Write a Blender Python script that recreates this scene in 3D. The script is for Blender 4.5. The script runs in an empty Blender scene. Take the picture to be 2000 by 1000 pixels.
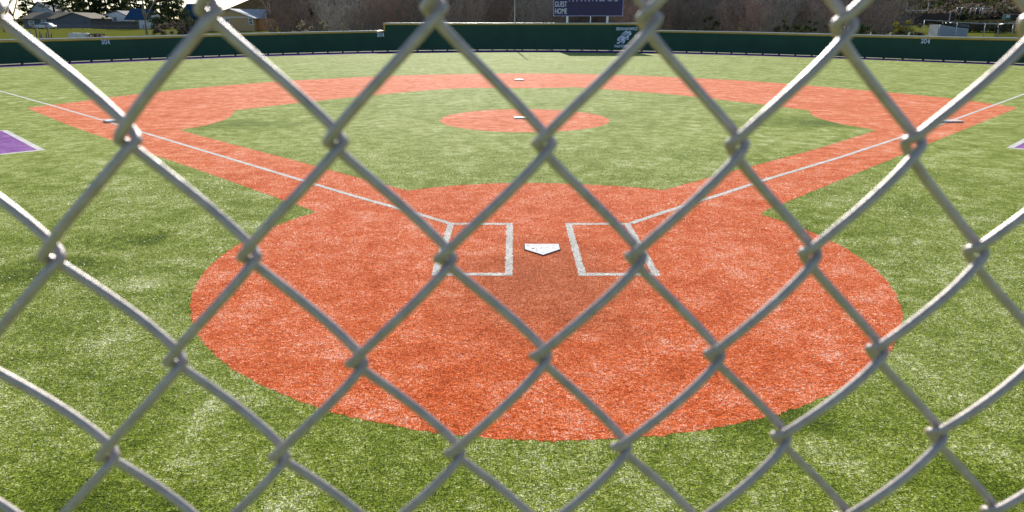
import bpy, bmesh, math, random
import numpy as np
from mathutils import Vector, Matrix

scene = bpy.context.scene
COL = scene.collection
R = math.radians

# ------------------------------------------------------------------ camera (solved from the infield's known sizes)
F = 1333.9
CAM = np.array([-0.3691, -7.8455, 2.6625])
yaw, pit, rol = 0.001146, -0.327062, 0.000192
_f = np.array([-math.sin(yaw)*math.cos(pit), math.cos(yaw)*math.cos(pit), math.sin(pit)])
_r = np.array([math.cos(yaw), math.sin(yaw), 0.0])
_u = np.cross(_r, _f)
RT = math.cos(rol)*_r + math.sin(rol)*_u
UP = -math.sin(rol)*_r + math.cos(rol)*_u
FW = _f

def ray(px, py):
    return FW*F + RT*(px-1000.0) - UP*(py-500.0)
def G(px, py, h=0.0):
    d = ray(px, py); t = (h-CAM[2])/d[2]; p = CAM+t*d
    return (float(p[0]), float(p[1]))
def at(px, py, Y):
    d = ray(px, py); t = (Y-CAM[1])/d[1]; p = CAM+t*d
    return Vector((float(p[0]), float(p[1]), float(p[2])))

cd = bpy.data.cameras.new("camera"); cam = bpy.data.objects.new("camera", cd); COL.objects.link(cam)
cam.matrix_world = Matrix(((RT[0], UP[0], -FW[0], CAM[0]), (RT[1], UP[1], -FW[1], CAM[1]), (RT[2], UP[2], -FW[2], CAM[2]), (0, 0, 0, 1)))
cd.sensor_fit = 'HORIZONTAL'; cd.sensor_width = 36.0; cd.lens = F/2000*36.0
cd.clip_start = 0.01; cd.clip_end = 6000
cd.dof.use_dof = True; cd.dof.focus_distance = 9.0; cd.dof.aperture_fstop = 13.0
scene.camera = cam

# ------------------------------------------------------------------ light
SUN_EL, SUN_AZ = R(25.0), R(-2.5)        # azimuth measured from +Y towards +X
sd = Vector((math.sin(SUN_AZ)*math.cos(SUN_EL), math.cos(SUN_AZ)*math.cos(SUN_EL), math.sin(SUN_EL)))
ld = bpy.data.lights.new("sun", 'SUN'); ld.energy = 5.0; ld.angle = R(0.5); ld.color = (1.0, 0.955, 0.88)
lo = bpy.data.objects.new("sun", ld); COL.objects.link(lo)
lo.rotation_euler = sd.to_track_quat('Z', 'Y').to_euler(); lo.location = (0, 60, 60)
world = bpy.data.worlds.new("World"); scene.world = world; world.use_nodes = True
wn = world.node_tree; bg = wn.nodes['Background']
sky = wn.nodes.new('ShaderNodeTexSky'); sky.sky_type = 'NISHITA'; sky.sun_disc = False
sky.sun_elevation = SUN_EL; sky.sun_rotation = SUN_AZ; sky.air_density = 0.8; sky.dust_density = 0.3
wn.links.new(sky.outputs[0], bg.inputs[0]); bg.inputs[1].default_value = 0.10
scene.view_settings.view_transform = 'Standard'; scene.view_settings.look = 'None'
scene.view_settings.exposure = 0.65; scene.view_settings.gamma = 1.0

# ------------------------------------------------------------------ materials
class NT:
    def __init__(s, name):
        s.m = bpy.data.materials.new(name); s.m.use_nodes = True
        s.t = s.m.node_tree; s.b = s.t.nodes['Principled BSDF']
    def n(s, kind, **kw):
        nd = s.t.nodes.new(kind)
        for k, v in kw.items(): setattr(nd, k, v)
        return nd
    def l(s, a, b): s.t.links.new(a, b)
    def pos(s): return s.n('ShaderNodeNewGeometry').outputs['Position']
    def objc(s): return s.n('ShaderNodeTexCoord').outputs['Object']
    def noise(s, co, scale, detail=3, rough=0.55, dist=0.0):
        nd = s.n('ShaderNodeTexNoise'); nd.inputs['Scale'].default_value = scale
        nd.inputs['Detail'].default_value = detail; nd.inputs['Roughness'].default_value = rough
        nd.inputs['Distortion'].default_value = dist
        s.l(co, nd.inputs['Vector']); return nd.outputs['Fac']
    def ramp(s, fac, stops):
        nd = s.n('ShaderNodeValToRGB'); cr = nd.color_ramp
        while len(cr.elements) < len(stops): cr.elements.new(0.5)
        for e, (p, c) in zip(cr.elements, stops):
            e.position = p; e.color = (c[0], c[1], c[2], 1) if hasattr(c, '__len__') else (c, c, c, 1)
        s.l(fac, nd.inputs[0]); return nd.outputs[0]
    def mix(s, fac, a, b, mode='MIX'):
        nd = s.n('ShaderNodeMix', data_type='RGBA', blend_type=mode)
        for sock, v in ((nd.inputs[0], fac), (nd.inputs[6], a), (nd.inputs[7], b)):
            if hasattr(v, 'links'): s.l(v, sock)
            elif isinstance(v, (int, float)): sock.default_value = v
            else: sock.default_value = (v[0], v[1], v[2], 1)
        return nd.outputs[2]
    def math(s, op, a, b=0.5):
        nd = s.n('ShaderNodeMath', operation=op)
        for sock, v in ((nd.inputs[0], a), (nd.inputs[1], b)):
            if hasattr(v, 'links'): s.l(v, sock)
            else: sock.default_value = v
        return nd.outputs[0]
    def bump(s, h, strength, dist, normal=None):
        nd = s.n('ShaderNodeBump'); nd.inputs['Strength'].default_value = strength; nd.inputs['Distance'].default_value = dist
        s.l(h, nd.inputs['Height'])
        if normal is not None: s.l(normal, nd.inputs['Normal'])
        s.l(nd.outputs[0], s.b.inputs['Normal']); return nd.outputs[0]
    def set(s, **kw):
        for k, v in kw.items():
            k = {'base': 'Base Color', 'rough': 'Roughness', 'metal': 'Metallic', 'spec': 'Specular IOR Level'}.get(k, k)
            if hasattr(v, 'links'): s.l(v, s.b.inputs[k])
            elif isinstance(v, (int, float)): s.b.inputs[k].default_value = v
            else: s.b.inputs[k].default_value = (v[0], v[1], v[2], 1)
        return s

def simple(name, col, rough=0.6, metal=0.0, var=0.2, scale=3.0, bump=0.0, spec=0.4):
    t = NT(name); co = t.objc(); n = t.noise(co, scale, 5, 0.6)
    lo_ = [c*(1-var) for c in col]; hi = [min(1, c*(1+var)) for c in col]
    t.set(base=t.ramp(n, [(0.3, lo_), (0.7, hi)]), rough=rough, metal=metal, spec=spec)
    if bump: t.bump(t.noise(co, scale*8, 3), bump, 0.02)
    return t.m

def worn(t, p):
    """the trodden ground round home plate: matted pile, fewer painted glints"""
    m_ = t.n('ShaderNodeMapping'); t.l(p, m_.inputs[0]); m_.inputs['Location'].default_value = (0, 0.45, 0); m_.inputs['Scale'].default_value = (0.75, 0.5, 0)
    d = t.n('ShaderNodeVectorMath', operation='LENGTH'); t.l(m_.outputs[0], d.inputs[0])
    w_ = t.math('ADD', d.outputs['Value'], t.math('MULTIPLY', t.math('SUBTRACT', t.noise(p, 1.6, 3), 0.5), 0.9))
    return t.ramp(w_, [(0.35, 0.030), (1.0, 0.0)])
def brushed(t, p):
    """a few places where the pile is combed away and shows its deep green sides"""
    total = None
    for px, py, rx, ry in ((50, 535, 1.3, 0.45), (130, 515, 0.9, 0.3), (440, 243, 2.6, 1.2), (1590, 240, 3.0, 1.3), (1540, 815, 0.55, 0.3), (1960, 960, 0.7, 0.4), (180, 985, 0.9, 0.35), (250, 470, 0.9, 0.5)):
        x, y = G(px, py); m_ = t.n('ShaderNodeMapping', vector_type='TEXTURE'); t.l(p, m_.inputs[0])
        m_.inputs['Location'].default_value = (x, y, 0); m_.inputs['Scale'].default_value = (rx, ry, 1000)
        d = t.n('ShaderNodeVectorMath', operation='LENGTH'); t.l(m_.outputs[0], d.inputs[0])
        w_ = t.math('ADD', d.outputs['Value'], t.math('MULTIPLY', t.math('SUBTRACT', t.noise(p, 1.8, 4, 0.65), 0.5), 1.6))
        r_ = t.ramp(w_, [(0.35, 0.055), (1.0, 0.0)])
        total = r_ if total is None else t.math('MAXIMUM', total, r_)
    return total
def fibre(name, dark, mid, light, tip, patch=0.3, patch_scale=0.55, wear=False, flat=False):
    """single blades: colour differs blade by blade, light passes through them"""
    t = NT(name); p = t.pos()
    fine = t.noise(p, 130, 1, 0.6)
    lay = t.noise(p, patch_scale, 4, 0.62, 1.2); lay2 = t.noise(p, patch_scale*5, 3, 0.6, 0.8)
    pf = t.math('ADD', t.math('MULTIPLY', lay, 0.6), t.math('MULTIPLY', lay2, 0.4))
    mixv = t.math('ADD', fine, t.math('MULTIPLY', t.math('SUBTRACT', pf, 0.5), patch*1.6))
    if wear: mixv = t.math('SUBTRACT', mixv, t.math('MULTIPLY', worn(t, p), 2.0))
    if flat: mixv = t.math('SUBTRACT', mixv, t.math('MULTIPLY', brushed(t, p), 2.2))
    col = t.ramp(mixv, [(0.33, dark), (0.47, mid), (0.58, light), (0.72, tip)])  # the palest stop paints sun glints onto the blades
    if wear: col = t.mix(t.math('MULTIPLY', worn(t, p), 16.0), col, (0.46, 0.155, 0.065))
    t.set(base=col, rough=0.40, spec=0.30)
    tr = t.n('ShaderNodeBsdfTranslucent'); t.l(col, tr.inputs['Color'])
    mx = t.n('ShaderNodeMixShader'); mx.inputs[0].default_value = 0.35
    t.l(t.b.outputs[0], mx.inputs[1]); t.l(tr.outputs[0], mx.inputs[2])
    t.l(mx.outputs[0], t.t.nodes['Material Output'].inputs[0])
    return t.m
def turf(name, dark, mid, light, tip, patch_scale=0.55, rough=0.85, spec=0.03, patch=0.3, sheen=0.12, wear=False, flat=False):
    """pile of short plastic blades: fibre noise at several sizes, leaning patches with more painted glint, darker flecks between"""
    t = NT(name); p = t.pos()
    mp = t.n('ShaderNodeMapping'); t.l(p, mp.inputs[0]); mp.inputs['Scale'].default_value = (1.0, 1.0, 0.2)
    co = mp.outputs[0]
    fine = t.noise(co, 78, 2, 0.75); clump = t.noise(co, 27, 2, 0.6, 0.6); tuft = t.noise(co, 10, 2, 0.65, 0.8)
    frac = t.noise(co, 2.6, 8, 0.88, 0.3)
    lay = t.noise(co, patch_scale, 4, 0.62, 1.2); lay2 = t.noise(co, patch_scale*5, 3, 0.6, 0.8)
    mixv = t.math('ADD', t.math('ADD', t.math('MULTIPLY', fine, 0.42), t.math('MULTIPLY', clump, 0.20)), t.math('MULTIPLY', frac, 0.38))
    pf = t.math('ADD', t.math('MULTIPLY', lay, 0.6), t.math('MULTIPLY', lay2, 0.4))
    mixv = t.math('ADD', mixv, t.math('MULTIPLY', t.math('SUBTRACT', pf, 0.5), patch))
    if wear: mixv = t.math('SUBTRACT', mixv, worn(t, p))
    if flat: mixv = t.math('SUBTRACT', mixv, brushed(t, p))
    col = t.ramp(mixv, [(0.405, dark), (0.475, mid), (0.53, light), (0.59, tip)])  # pale tip stop puts the pile's glints into the colour
    if wear: col = t.mix(t.math('MULTIPLY', worn(t, p), 14.0), col, (0.40, 0.135, 0.055))
    t.set(base=col, rough=rough, spec=spec)
    t.b.inputs['Sheen Weight'].default_value = sheen; t.b.inputs['Sheen Roughness'].default_value = 0.45
    t.b.inputs['Sheen Tint'].default_value = (1.0, 0.96, 0.86, 1)
    b0 = t.bump(tuft, 0.35, 0.05)
    b1 = t.bump(clump, 0.5, 0.03, b0)
    nb = t.n('ShaderNodeBump'); nb.inputs['Strength'].default_value = 0.8; nb.inputs['Distance'].default_value = 0.012
    t.l(fine, nb.inputs['Height']); t.l(b1, nb.inputs['Normal']); t.l(nb.outputs[0], t.b.inputs['Normal'])
    return t.m

M = {}
M['turf'] = turf('green_turf', (0.055, 0.086, 0.002), (0.164, 0.224, 0.008), (0.305, 0.350, 0.042), (0.73, 0.72, 0.46), sheen=0.07, patch=0.20, flat=True)
M['clay'] = turf('orange_turf', (0.32, 0.046, 0.004), (0.66, 0.112, 0.014), (0.77, 0.190, 0.050), (0.90, 0.58, 0.45), patch_scale=0.7, sheen=0.10, wear=True, patch=0.2)
M['fibre_green'] = fibre('green_blades', (0.041, 0.076, 0.004), (0.141, 0.203, 0.012), (0.268, 0.322, 0.052), (0.72, 0.72, 0.52), patch=0.18, flat=True)
M['fibre_orange'] = fibre('orange_blades', (0.38, 0.050, 0.005), (0.72, 0.108, 0.010), (0.81, 0.178, 0.036), (0.90, 0.55, 0.38), patch_scale=0.7, wear=True, patch=0.12)
M['fibre_white'] = fibre('white_blades', (0.40, 0.37, 0.33), (0.64, 0.585, 0.51), (0.74, 0.69, 0.61), (0.85, 0.81, 0.74), patch=0.05)
M['purple'] = turf('purple_turf', (0.08, 0.012, 0.12), (0.20, 0.045, 0.27), (0.28, 0.08, 0.36), (0.42, 0.25, 0.48))
M['track'] = turf('dark_purple_turf', (0.03, 0.006, 0.07), (0.06, 0.012, 0.15), (0.09, 0.02, 0.20), (0.14, 0.05, 0.24), sheen=0.0, spec=0.05)
M['white_turf'] = turf('white_turf', (0.36, 0.33, 0.29), (0.60, 0.57, 0.51), (0.72, 0.69, 0.63), (0.85, 0.83, 0.80), patch=0.1)

def meadow():
    t = NT('meadow'); p = t.pos()
    n = t.noise(p, 0.12, 5, 0.6); f = t.noise(p, 3.0, 4, 0.6)
    g = t.ramp(f, [(0.3, (0.080, 0.098, 0.016)), (0.7, (0.165, 0.165, 0.036))])
    b = t.ramp(f, [(0.3, (0.10, 0.08, 0.035)), (0.7, (0.19, 0.16, 0.07))])
    c = t.mix(t.ramp(n, [(0.55, 0.0), (0.75, 0.4)]), g, b)
    sx = t.n('ShaderNodeSeparateXYZ'); t.l(p, sx.inputs[0])
    hill = t.ramp(t.math('DIVIDE', sx.outputs[2], 10.0), [(0.19, 0.0), (0.32, 1.0)])
    scrub = t.ramp(t.noise(p, 0.35, 5, 0.65), [(0.35, (0.014, 0.018, 0.008)), (0.5, (0.042, 0.034, 0.02)), (0.68, (0.075, 0.065, 0.026))])
    t.set(base=t.mix(hill, c, scrub), rough=0.95, spec=0.0)
    t.bump(t.noise(p, 2.0, 4), 0.6, 0.2)
    return t.m
M['meadow'] = meadow()

def galv():
    t = NT('galvanised_wire'); co = t.objc()
    n = t.noise(co, 160, 4, 0.6); n2 = t.noise(co, 900, 3, 0.6); n3 = t.noise(co, 30, 3)
    t.set(base=t.ramp(n, [(0.3, (0.33, 0.29, 0.275)), (0.7, (0.46, 0.41, 0.39))]), metal=0.35,
          rough=t.ramp(n3, [(0.35, 0.36), (0.65, 0.52)]))
    t.bump(t.math('ADD', t.math('MULTIPLY', n2, 0.4), n), 0.25, 0.0012)
    return t.m
M['wire'] = galv()
M['rail'] = simple('galvanised_tube', (0.5, 0.5, 0.5), 0.4, 0.6, 0.12, 20)
M['pole'] = simple('aluminium_pole', (0.55, 0.57, 0.6), 0.35, 0.7, 0.08, 8)
M['white_steel'] = simple('white_painted_steel', (0.72, 0.72, 0.74), 0.4, 0.0, 0.05)
def wallmat():
    t = NT('green_windscreen'); co = t.pos()
    n = t.noise(co, 0.6, 4, 0.6)
    wv = t.n('ShaderNodeTexWave'); wv.inputs['Scale'].default_value = 0.22; t.l(co, wv.inputs[0]); wv.inputs['Distortion'].default_value = 2.0
    t.set(base=t.ramp(n, [(0.3, (0.011, 0.058, 0.034)), (0.7, (0.016, 0.076, 0.046))]), rough=0.6, spec=0.3)
    t.bump(t.noise(co, 1.5, 3), 0.2, 0.05)
    return t.m
M['wall'] = wallmat()
M['cap'] = simple('yellow_plastic_cap', (0.55, 0.36, 0.05), 0.42, 0, 0.12, 1.0, 0.0, 1.0)
M['marker'] = simple('pale_printed_vinyl', (0.66, 0.76, 0.90), 0.5, 0, 0.06, 2)
M['emblem_dark'] = simple('green_print', (0.012, 0.05, 0.04), 0.6)
M['post'] = simple('dark_green_post', (0.02, 0.035, 0.03), 0.6)
M['gap_pale'] = simple('pale_gap_ground', (0.40, 0.38, 0.34), 0.9, 0, 0.12, 2.0, 0.0, 0.1)
M['bale'] = simple('pale_bale_wrap', (0.66, 0.63, 0.58), 0.7, 0, 0.15, 2.0)
def platemat():
    t = NT('scuffed_white_rubber'); co = t.objc()
    sc = t.n('ShaderNodeMapping'); t.l(co, sc.inputs[0]); sc.inputs['Scale'].default_value = (20, 55, 9)
    n = t.noise(sc.outputs[0], 1.0, 3, 0.6, 0.3); d = t.noise(co, 60, 4, 0.6)
    c = t.ramp(d, [(0.3, (0.64, 0.62, 0.59)), (0.7, (0.80, 0.78, 0.75))])
    c = t.mix(t.ramp(n, [(0.625, 0.0), (0.645, 0.9)]), c, (0.10, 0.08, 0.07))
    t.set(base=c, rough=0.85, spec=0.05); return t.m
M['plate'] = platemat()
M['plate_edge'] = simple('dark_rubber_bevel', (0.07, 0.06, 0.055), 0.9, 0, 0.2, 3, 0, 0.02)
M['base_white'] = simple('white_base_canvas', (0.74, 0.74, 0.74), 0.5, 0, 0.06, 8)
M['base_tan'] = simple('faded_orange_base', (0.72, 0.56, 0.46), 0.55, 0, 0.1, 8)
M['board'] = simple('navy_board', (0.020, 0.013, 0.105), 0.45, 0, 0.1, 1)
M['board_dark'] = simple('dark_score_window', (0.014, 0.009, 0.055), 0.4, 0, 0.15, 2)
M['board_frame'] = simple('lilac_grey_frame', (0.34, 0.34, 0.52), 0.4)
M['letter'] = simple('white_lettering', (0.72, 0.74, 0.80), 0.5, 0, 0.03)

def bark(name, c, var=0.35):
    t = NT(name); oi = t.n('ShaderNodeObjectInfo')
    n = t.noise(t.objc(), 1.2, 4, 0.6)
    base = t.ramp(n, [(0.3, [x*(1-var) for x in c]), (0.7, [min(1, x*(1+var)) for x in c])])
    hs = t.n('ShaderNodeHueSaturation'); t.l(base, hs.inputs['Color'])
    t.l(t.ramp(oi.outputs['Random'], [(0, 0.60), (1, 1.45)]), hs.inputs['Value'])
    t.set(base=hs.outputs[0], rough=0.95, spec=0.03); return t.m
M['twig'] = bark('brown_twigs', (0.25, 0.20, 0.165))
M['twig_red'] = bark('reddish_twigs', (0.27, 0.19, 0.155))
M['twig_grey'] = bark('grey_twigs', (0.31, 0.275, 0.24))
M['twig_dark'] = bark('shaded_brown_twigs', (0.13, 0.105, 0.088))  # brown twigs again, the thicket's shade put into a darker colour
M['bark'] = bark('dark_bark', (0.07, 0.055, 0.045))
M['bark_pale'] = bark('pale_bark', (0.30, 0.25, 0.21), 0.25)
def leafmat(name, a, b, big=1.1):
    t = NT(name); n = t.noise(t.pos(), big, 4, 0.65); n2 = t.noise(t.pos(), 7, 2)
    mixv = t.math('ADD', t.math('MULTIPLY', n, 0.6), t.math('MULTIPLY', n2, 0.4))
    t.set(base=t.ramp(mixv, [(0.36, a), (0.62, b)]), rough=0.8, spec=0.06)
    tr = t.n('ShaderNodeBsdfTranslucent'); t.l(t.b.inputs['Base Color'].links[0].from_socket, tr.inputs['Color']); mx = t.n('ShaderNodeMixShader'); mx.inputs[0].default_value = 0.3
    t.l(t.b.outputs[0], mx.inputs[1]); t.l(tr.outputs[0], mx.inputs[2]); t.l(mx.outputs[0], t.t.nodes['Material Output'].inputs[0])
    return t.m
M['needle'] = leafmat('dark_needles', (0.025, 0.042, 0.018), (0.075, 0.095, 0.036))
M['olive'] = leafmat('olive_leaves', (0.035, 0.04, 0.016), (0.10, 0.095, 0.04))
M['straw'] = leafmat('pale_bramble_leaves', (0.10, 0.085, 0.05), (0.38, 0.33, 0.22))
M['gorse'] = leafmat('yellow_flowers', (0.20, 0.18, 0.02), (0.50, 0.44, 0.04))
M['brush'] = leafmat('brush_leaves_shaded', (0.045, 0.036, 0.029), (0.27, 0.215, 0.165), 0.28)  # broad noise paints shaded pockets and lit clumps into the brown

M['slate_wall'] = simple('slate_blue_siding', (0.085, 0.10, 0.125), 0.6, 0, 0.1, 0.5)
M['tan_roof'] = simple('grey_tan_shingles', (0.19, 0.16, 0.12), 0.8, 0, 0.15, 1.5, 0.0, 0.08)
M['grey_roof'] = simple('pale_grey_shingles', (0.42, 0.42, 0.44), 0.8, 0, 0.12, 1.5, 0.0, 0.08)
M['dark_roof'] = simple('dark_grey_shingles', (0.10, 0.11, 0.13), 0.7, 0, 0.15, 1.5, 0.0, 0.08)
M['blue_roof'] = simple('blue_metal_roof', (0.012, 0.060, 0.13), 0.6, 0, 0.12, 1, 0, 0.1)
M['white_wall'] = simple('white_siding', (0.66, 0.66, 0.68), 0.6, 0, 0.05, 0.5)
M['pale_blue_wall'] = simple('pale_blue_siding', (0.38, 0.42, 0.48), 0.6, 0, 0.06, 0.5)
def siding(name, c):
    t = NT(name); co = t.objc(); wv = t.n('ShaderNodeTexWave', wave_type='BANDS', bands_direction='X')
    wv.inputs['Scale'].default_value = 1.3; t.l(co, wv.inputs[0])
    t.set(base=t.ramp(wv.outputs['Fac'], [(0.05, [x*0.8 for x in c]), (0.2, c)]), rough=0.65); return t.m
M['tan_wall'] = siding('tan_board_siding', (0.55, 0.35, 0.16))
M['orange_wall'] = siding('orange_board_siding', (0.60, 0.27, 0.09))
M['trim'] = simple('white_trim', (0.7, 0.7, 0.7), 0.5)
M['glass'] = simple('dark_window_glass', (0.12, 0.14, 0.17), 0.12, 0, 0.1)
M['fence_wood'] = simple('dark_weathered_boards', (0.085, 0.075, 0.075), 0.8, 0, 0.25, 1.5)
M['old_wood'] = simple('weathered_grey_wood', (0.17, 0.14, 0.11), 0.85, 0, 0.3, 4)
M['rust'] = simple('rusty_brown_metal', (0.12, 0.06, 0.03), 0.8, 0, 0.6, 1.2)
M['car_white'] = simple('white_car_paint', (0.62, 0.64, 0.68), 0.25, 0, 0.03)
M['car_black'] = simple('black_car_paint', (0.012, 0.014, 0.018), 0.15, 0, 0.1)
M['tyre'] = simple('tyre_rubber', (0.02, 0.02, 0.02), 0.8)
M['headlight'] = simple('clear_lamp', (0.6, 0.6, 0.62), 0.1)
M['net'] = simple('black_netting', (0.03, 0.03, 0.035), 0.8)
M['container'] = simple('pale_blue_steel', (0.32, 0.36, 0.42), 0.5, 0, 0.1, 1.0)
M['brown_wall'] = simple('dark_brown_boards', (0.05, 0.035, 0.028), 0.8, 0, 0.3, 0.6)
M['pink_roof'] = simple('faded_red_roof', (0.30, 0.17, 0.16), 0.6)
M['sign_green'] = simple('green_sign_paint', (0.05, 0.12, 0.07), 0.6)

# ------------------------------------------------------------------ mesh helpers
class MB:
    def __init__(s): s.v = []; s.f = []
    def add(s, vs, fs):
        o = len(s.v); s.v += [tuple(v) for v in vs]; s.f += [tuple(i+o for i in f) for f in fs]
    def box(s, x0, y0, z0, x1, y1, z1):
        s.add([(x0,y0,z0),(x1,y0,z0),(x1,y1,z0),(x0,y1,z0),(x0,y0,z1),(x1,y0,z1),(x1,y1,z1),(x0,y1,z1)],
              [(3,2,1,0),(4,5,6,7),(0,1,5,4),(1,2,6,5),(2,3,7,6),(3,0,4,7)])
    def tube(s, pts, rad, n=6, cap=True):
        pts = [Vector(p) for p in pts]; N = len(pts)
        if not hasattr(rad, '__len__'): rad = [rad]*N
        o = len(s.v); prev = None
        for i, p in enumerate(pts):
            t = (pts[min(i+1, N-1)]-pts[max(i-1, 0)])
            if t.length < 1e-9: t = Vector((0, 0, 1))
            t.normalize()
            if prev is None:
                a = Vector((0, 0, 1)) if abs(t.z) < 0.9 else Vector((1, 0, 0))
                nrm = t.cross(a).normalized()
            else:
                nrm = (prev - t*prev.dot(t)).normalized()
            prev = nrm; b = t.cross(nrm)
            for k in range(n):
                an = 2*math.pi*k/n
                s.v.append(tuple(p + (nrm*math.cos(an)+b*math.sin(an))*rad[i]))
        for i in range(N-1):
            for k in range(n):
                a = o+i*n+k; b2 = o+i*n+(k+1) % n
                s.f.append((a, b2, b2+n, a+n))
        if cap:
            s.f.append(tuple(o+k for k in range(n))[::-1]); s.f.append(tuple(o+(N-1)*n+k for k in range(n)))
    def prism(s, poly, z0, z1):
        n = len(poly)
        s.add([(x, y, z0) for x, y in poly]+[(x, y, z1) for x, y in poly],
              [tuple(range(n))[::-1], tuple(range(n, 2*n))]+[(i, (i+1) % n, (i+1) % n+n, i+n) for i in range(n)])
    def build(s, name, mat, parent=None, smooth=False, loc=None, bevel=0):
        me = bpy.data.meshes.new(name); me.from_pydata(s.v, [], s.f); me.validate(); me.update()
        if smooth:
            for p in me.polygons: p.use_smooth = True
        me.materials.append(mat)
        o = bpy.data.objects.new(name, me); COL.objects.link(o)
        if parent: o.parent = parent
        if loc: o.location = loc
        if bevel:
            b = o.modifiers.new('bevel', 'BEVEL'); b.width = bevel; b.segments = 2; b.limit_method = 'ANGLE'
        return o

def tag(o, label=None, cat=None, group=None, kind=None):
    if label: o['label'] = label
    if cat: o['category'] = cat
    if group: o['group'] = group
    if kind: o['kind'] = kind
    return o
def thing(name, label, cat, loc=(0, 0, 0), rz=0.0, group=None):
    o = bpy.data.objects.new(name, None); COL.objects.link(o); o.location = loc; o.rotation_euler = (0, 0, rz)
    o.empty_display_size = 0.2
    return tag(o, label, cat, group)
def copy_tree(o, parent=None):
    c = o.copy(); COL.objects.link(c); c.parent = parent
    for ch in [x for x in COL.objects if x.parent == o]: copy_tree(ch, c)
    return c

def resample(pts, step, closed=True):
    out = []; P = pts + ([pts[0]] if closed else [])
    for (x0, y0), (x1, y1) in zip(P[:-1], P[1:]):
        n = max(1, int(math.hypot(x1-x0, y1-y0)/step))
        for i in range(n): out.append((x0+(x1-x0)*i/n, y0+(y1-y0)*i/n))
    if not closed: out.append(P[-1])
    return out
def spline(pts, n=12):
    P = [pts[0]] + list(pts) + [pts[-1]]; out = []
    for i in range(1, len(P)-2):
        p0, p1, p2, p3 = [np.array(P[k], float) for k in (i-1, i, i+1, i+2)]
        for k in range(n):
            t = k/n
            out.append(tuple(0.5*((2*p1)+(-p0+p2)*t+(2*p0-5*p1+4*p2-p3)*t*t+(-p0+3*p1-3*p2+p3)*t**3)))
    out.append(tuple(pts[-1])); return out
rj = random.Random(5)
def ragged(pts, step=0.05, amp=0.008, closed=True):
    return [(x+rj.gauss(0, amp), y+rj.gauss(0, amp)) for x, y in resample(pts, step, closed)]
def sheet(name, poly, z, mat):
    bm = bmesh.new()
    vs = [bm.verts.new((x, y, z)) for x, y in poly]
    f = bm.faces.new(vs); f.normal_update()
    if f.normal.z < 0: f.normal_flip()
    bmesh.ops.triangulate(bm, faces=[f], ngon_method='EAR_CLIP')
    me = bpy.data.meshes.new(name); bm.to_mesh(me); bm.free(); me.materials.append(mat)
    o = bpy.data.objects.new(name, me); COL.objects.link(o)
    return tag(o, kind='structure')
def band(name, line, w, z, mat, step=0.05, amp=0.006):
    """a painted stripe of width w along a polyline, with fibre-ragged edges"""
    L = resample(line, step, False); a, b = [], []
    for i, (x, y) in enumerate(L):
        p, q = L[max(0, i-1)], L[min(len(L)-1, i+1)]
        dx, dy = q[0]-p[0], q[1]-p[1]; d = math.hypot(dx, dy) or 1
        nx, ny = -dy/d, dx/d; ww = w/2
        j1, j2 = rj.gauss(0, amp), rj.gauss(0, amp)
        a.append((x+nx*(ww+j1), y+ny*(ww+j1))); b.append((x-nx*(ww+j2), y-ny*(ww+j2)))
    return sheet(name, a+b[::-1], z, mat)

# ------------------------------------------------------------------ terrain
def smooth(a, b, x):
    t = min(1, max(0, (x-a)/(b-a))); return t*t*(3-2*t)
def terrain(x, y):
    r = math.hypot(x, y); a = math.degrees(math.atan2(x, y))
    z = 1.55*smooth(78, 175, r)*smooth(-140, -70, -abs(a))
    hill = smooth(-28, -12, a)*smooth(120, 60, a)
    hill = smooth(-26, -14, a)*(1-smooth(75, 120, a))
    z += hill*(22*smooth(135, 420, r)+30*smooth(400, 900, r))
    z += 4*smooth(260, 700, r)*(1-hill)
    return z
mb = MB()
radii = [0, 12, 25, 40, 55, 66, 74, 80, 88, 96, 105, 115, 125, 135, 150, 165, 180, 200, 225, 255, 290, 330, 380, 440, 520, 640, 800, 1000, 1400, 2000, 3200]
NA = 180; rt = random.Random(2)
mb.v.append((0, 0, 0))
for r in radii[1:]:
    for k in range(NA):
        an = 2*math.pi*k/NA; x, y = r*math.sin(an), r*math.cos(an)
        z = terrain(x, y)
        if r > 95: z += rt.gauss(0, 0.04+0.0012*(r-95))
        mb.v.append((x, y, z))
for k in range(NA): mb.f.append((0, 1+(k+1) % NA, 1+k))
for i in range(len(radii)-2):
    for k in range(NA):
        a = 1+i*NA+k; b = 1+i*NA+(k+1) % NA
        mb.f.append((a, b, b+NA, a+NA))
tag(mb.build('ground', M['meadow'], smooth=True), kind='structure')

# ------------------------------------------------------------------ outfield wall line (smooth fits through the photo's readings)
bx = [0, 150, 290, 430, 570, 755, 850, 1000, 1060, 1290, 1500, 1580, 1700, 1800, 2000]
by = [127.6, 120.2, 115.2, 110.4, 104.9, 99.9, 98.9, 98.4, 98.6, 100.4, 107.2, 108.9, 114.2, 117.0, 125.3]
pb = np.polyfit((np.array(bx)-1000)/1000, by, 4)
tx = [0, 150, 290, 430, 570, 750, 1290, 1500, 1580, 1700, 1800, 2000]
ty = [78, 74.3, 70.5, 67.5, 63.3, 59.6, 59.0, 63.8, 66.0, 69.0, 69.9, 74.6]
pt = np.polyfit((np.array(tx)-1000)/1000, ty, 4)
sx_ = [0, 150, 290, 430, 570, 740, 1000, 1290, 1500, 1580, 1700, 1800, 2000]
sy_ = [132, 124.7, 118.9, 115.2, 109, 103.9, 103.3, 104.0, 110.6, 112.5, 117.8, 120, 129]
ps = np.polyfit((np.array(sx_)-1000)/1000, sy_, 4)
pv = lambda c, px: float(np.polyval(c, (px-1000)/1000))
def wall_base(px): return G(px, pv(pb, px))
def wall_low(px):
    x, y = wall_base(px); return at(px, pv(pt, px), y).z
STEP_L, STEP_R = 752, 1262
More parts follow.
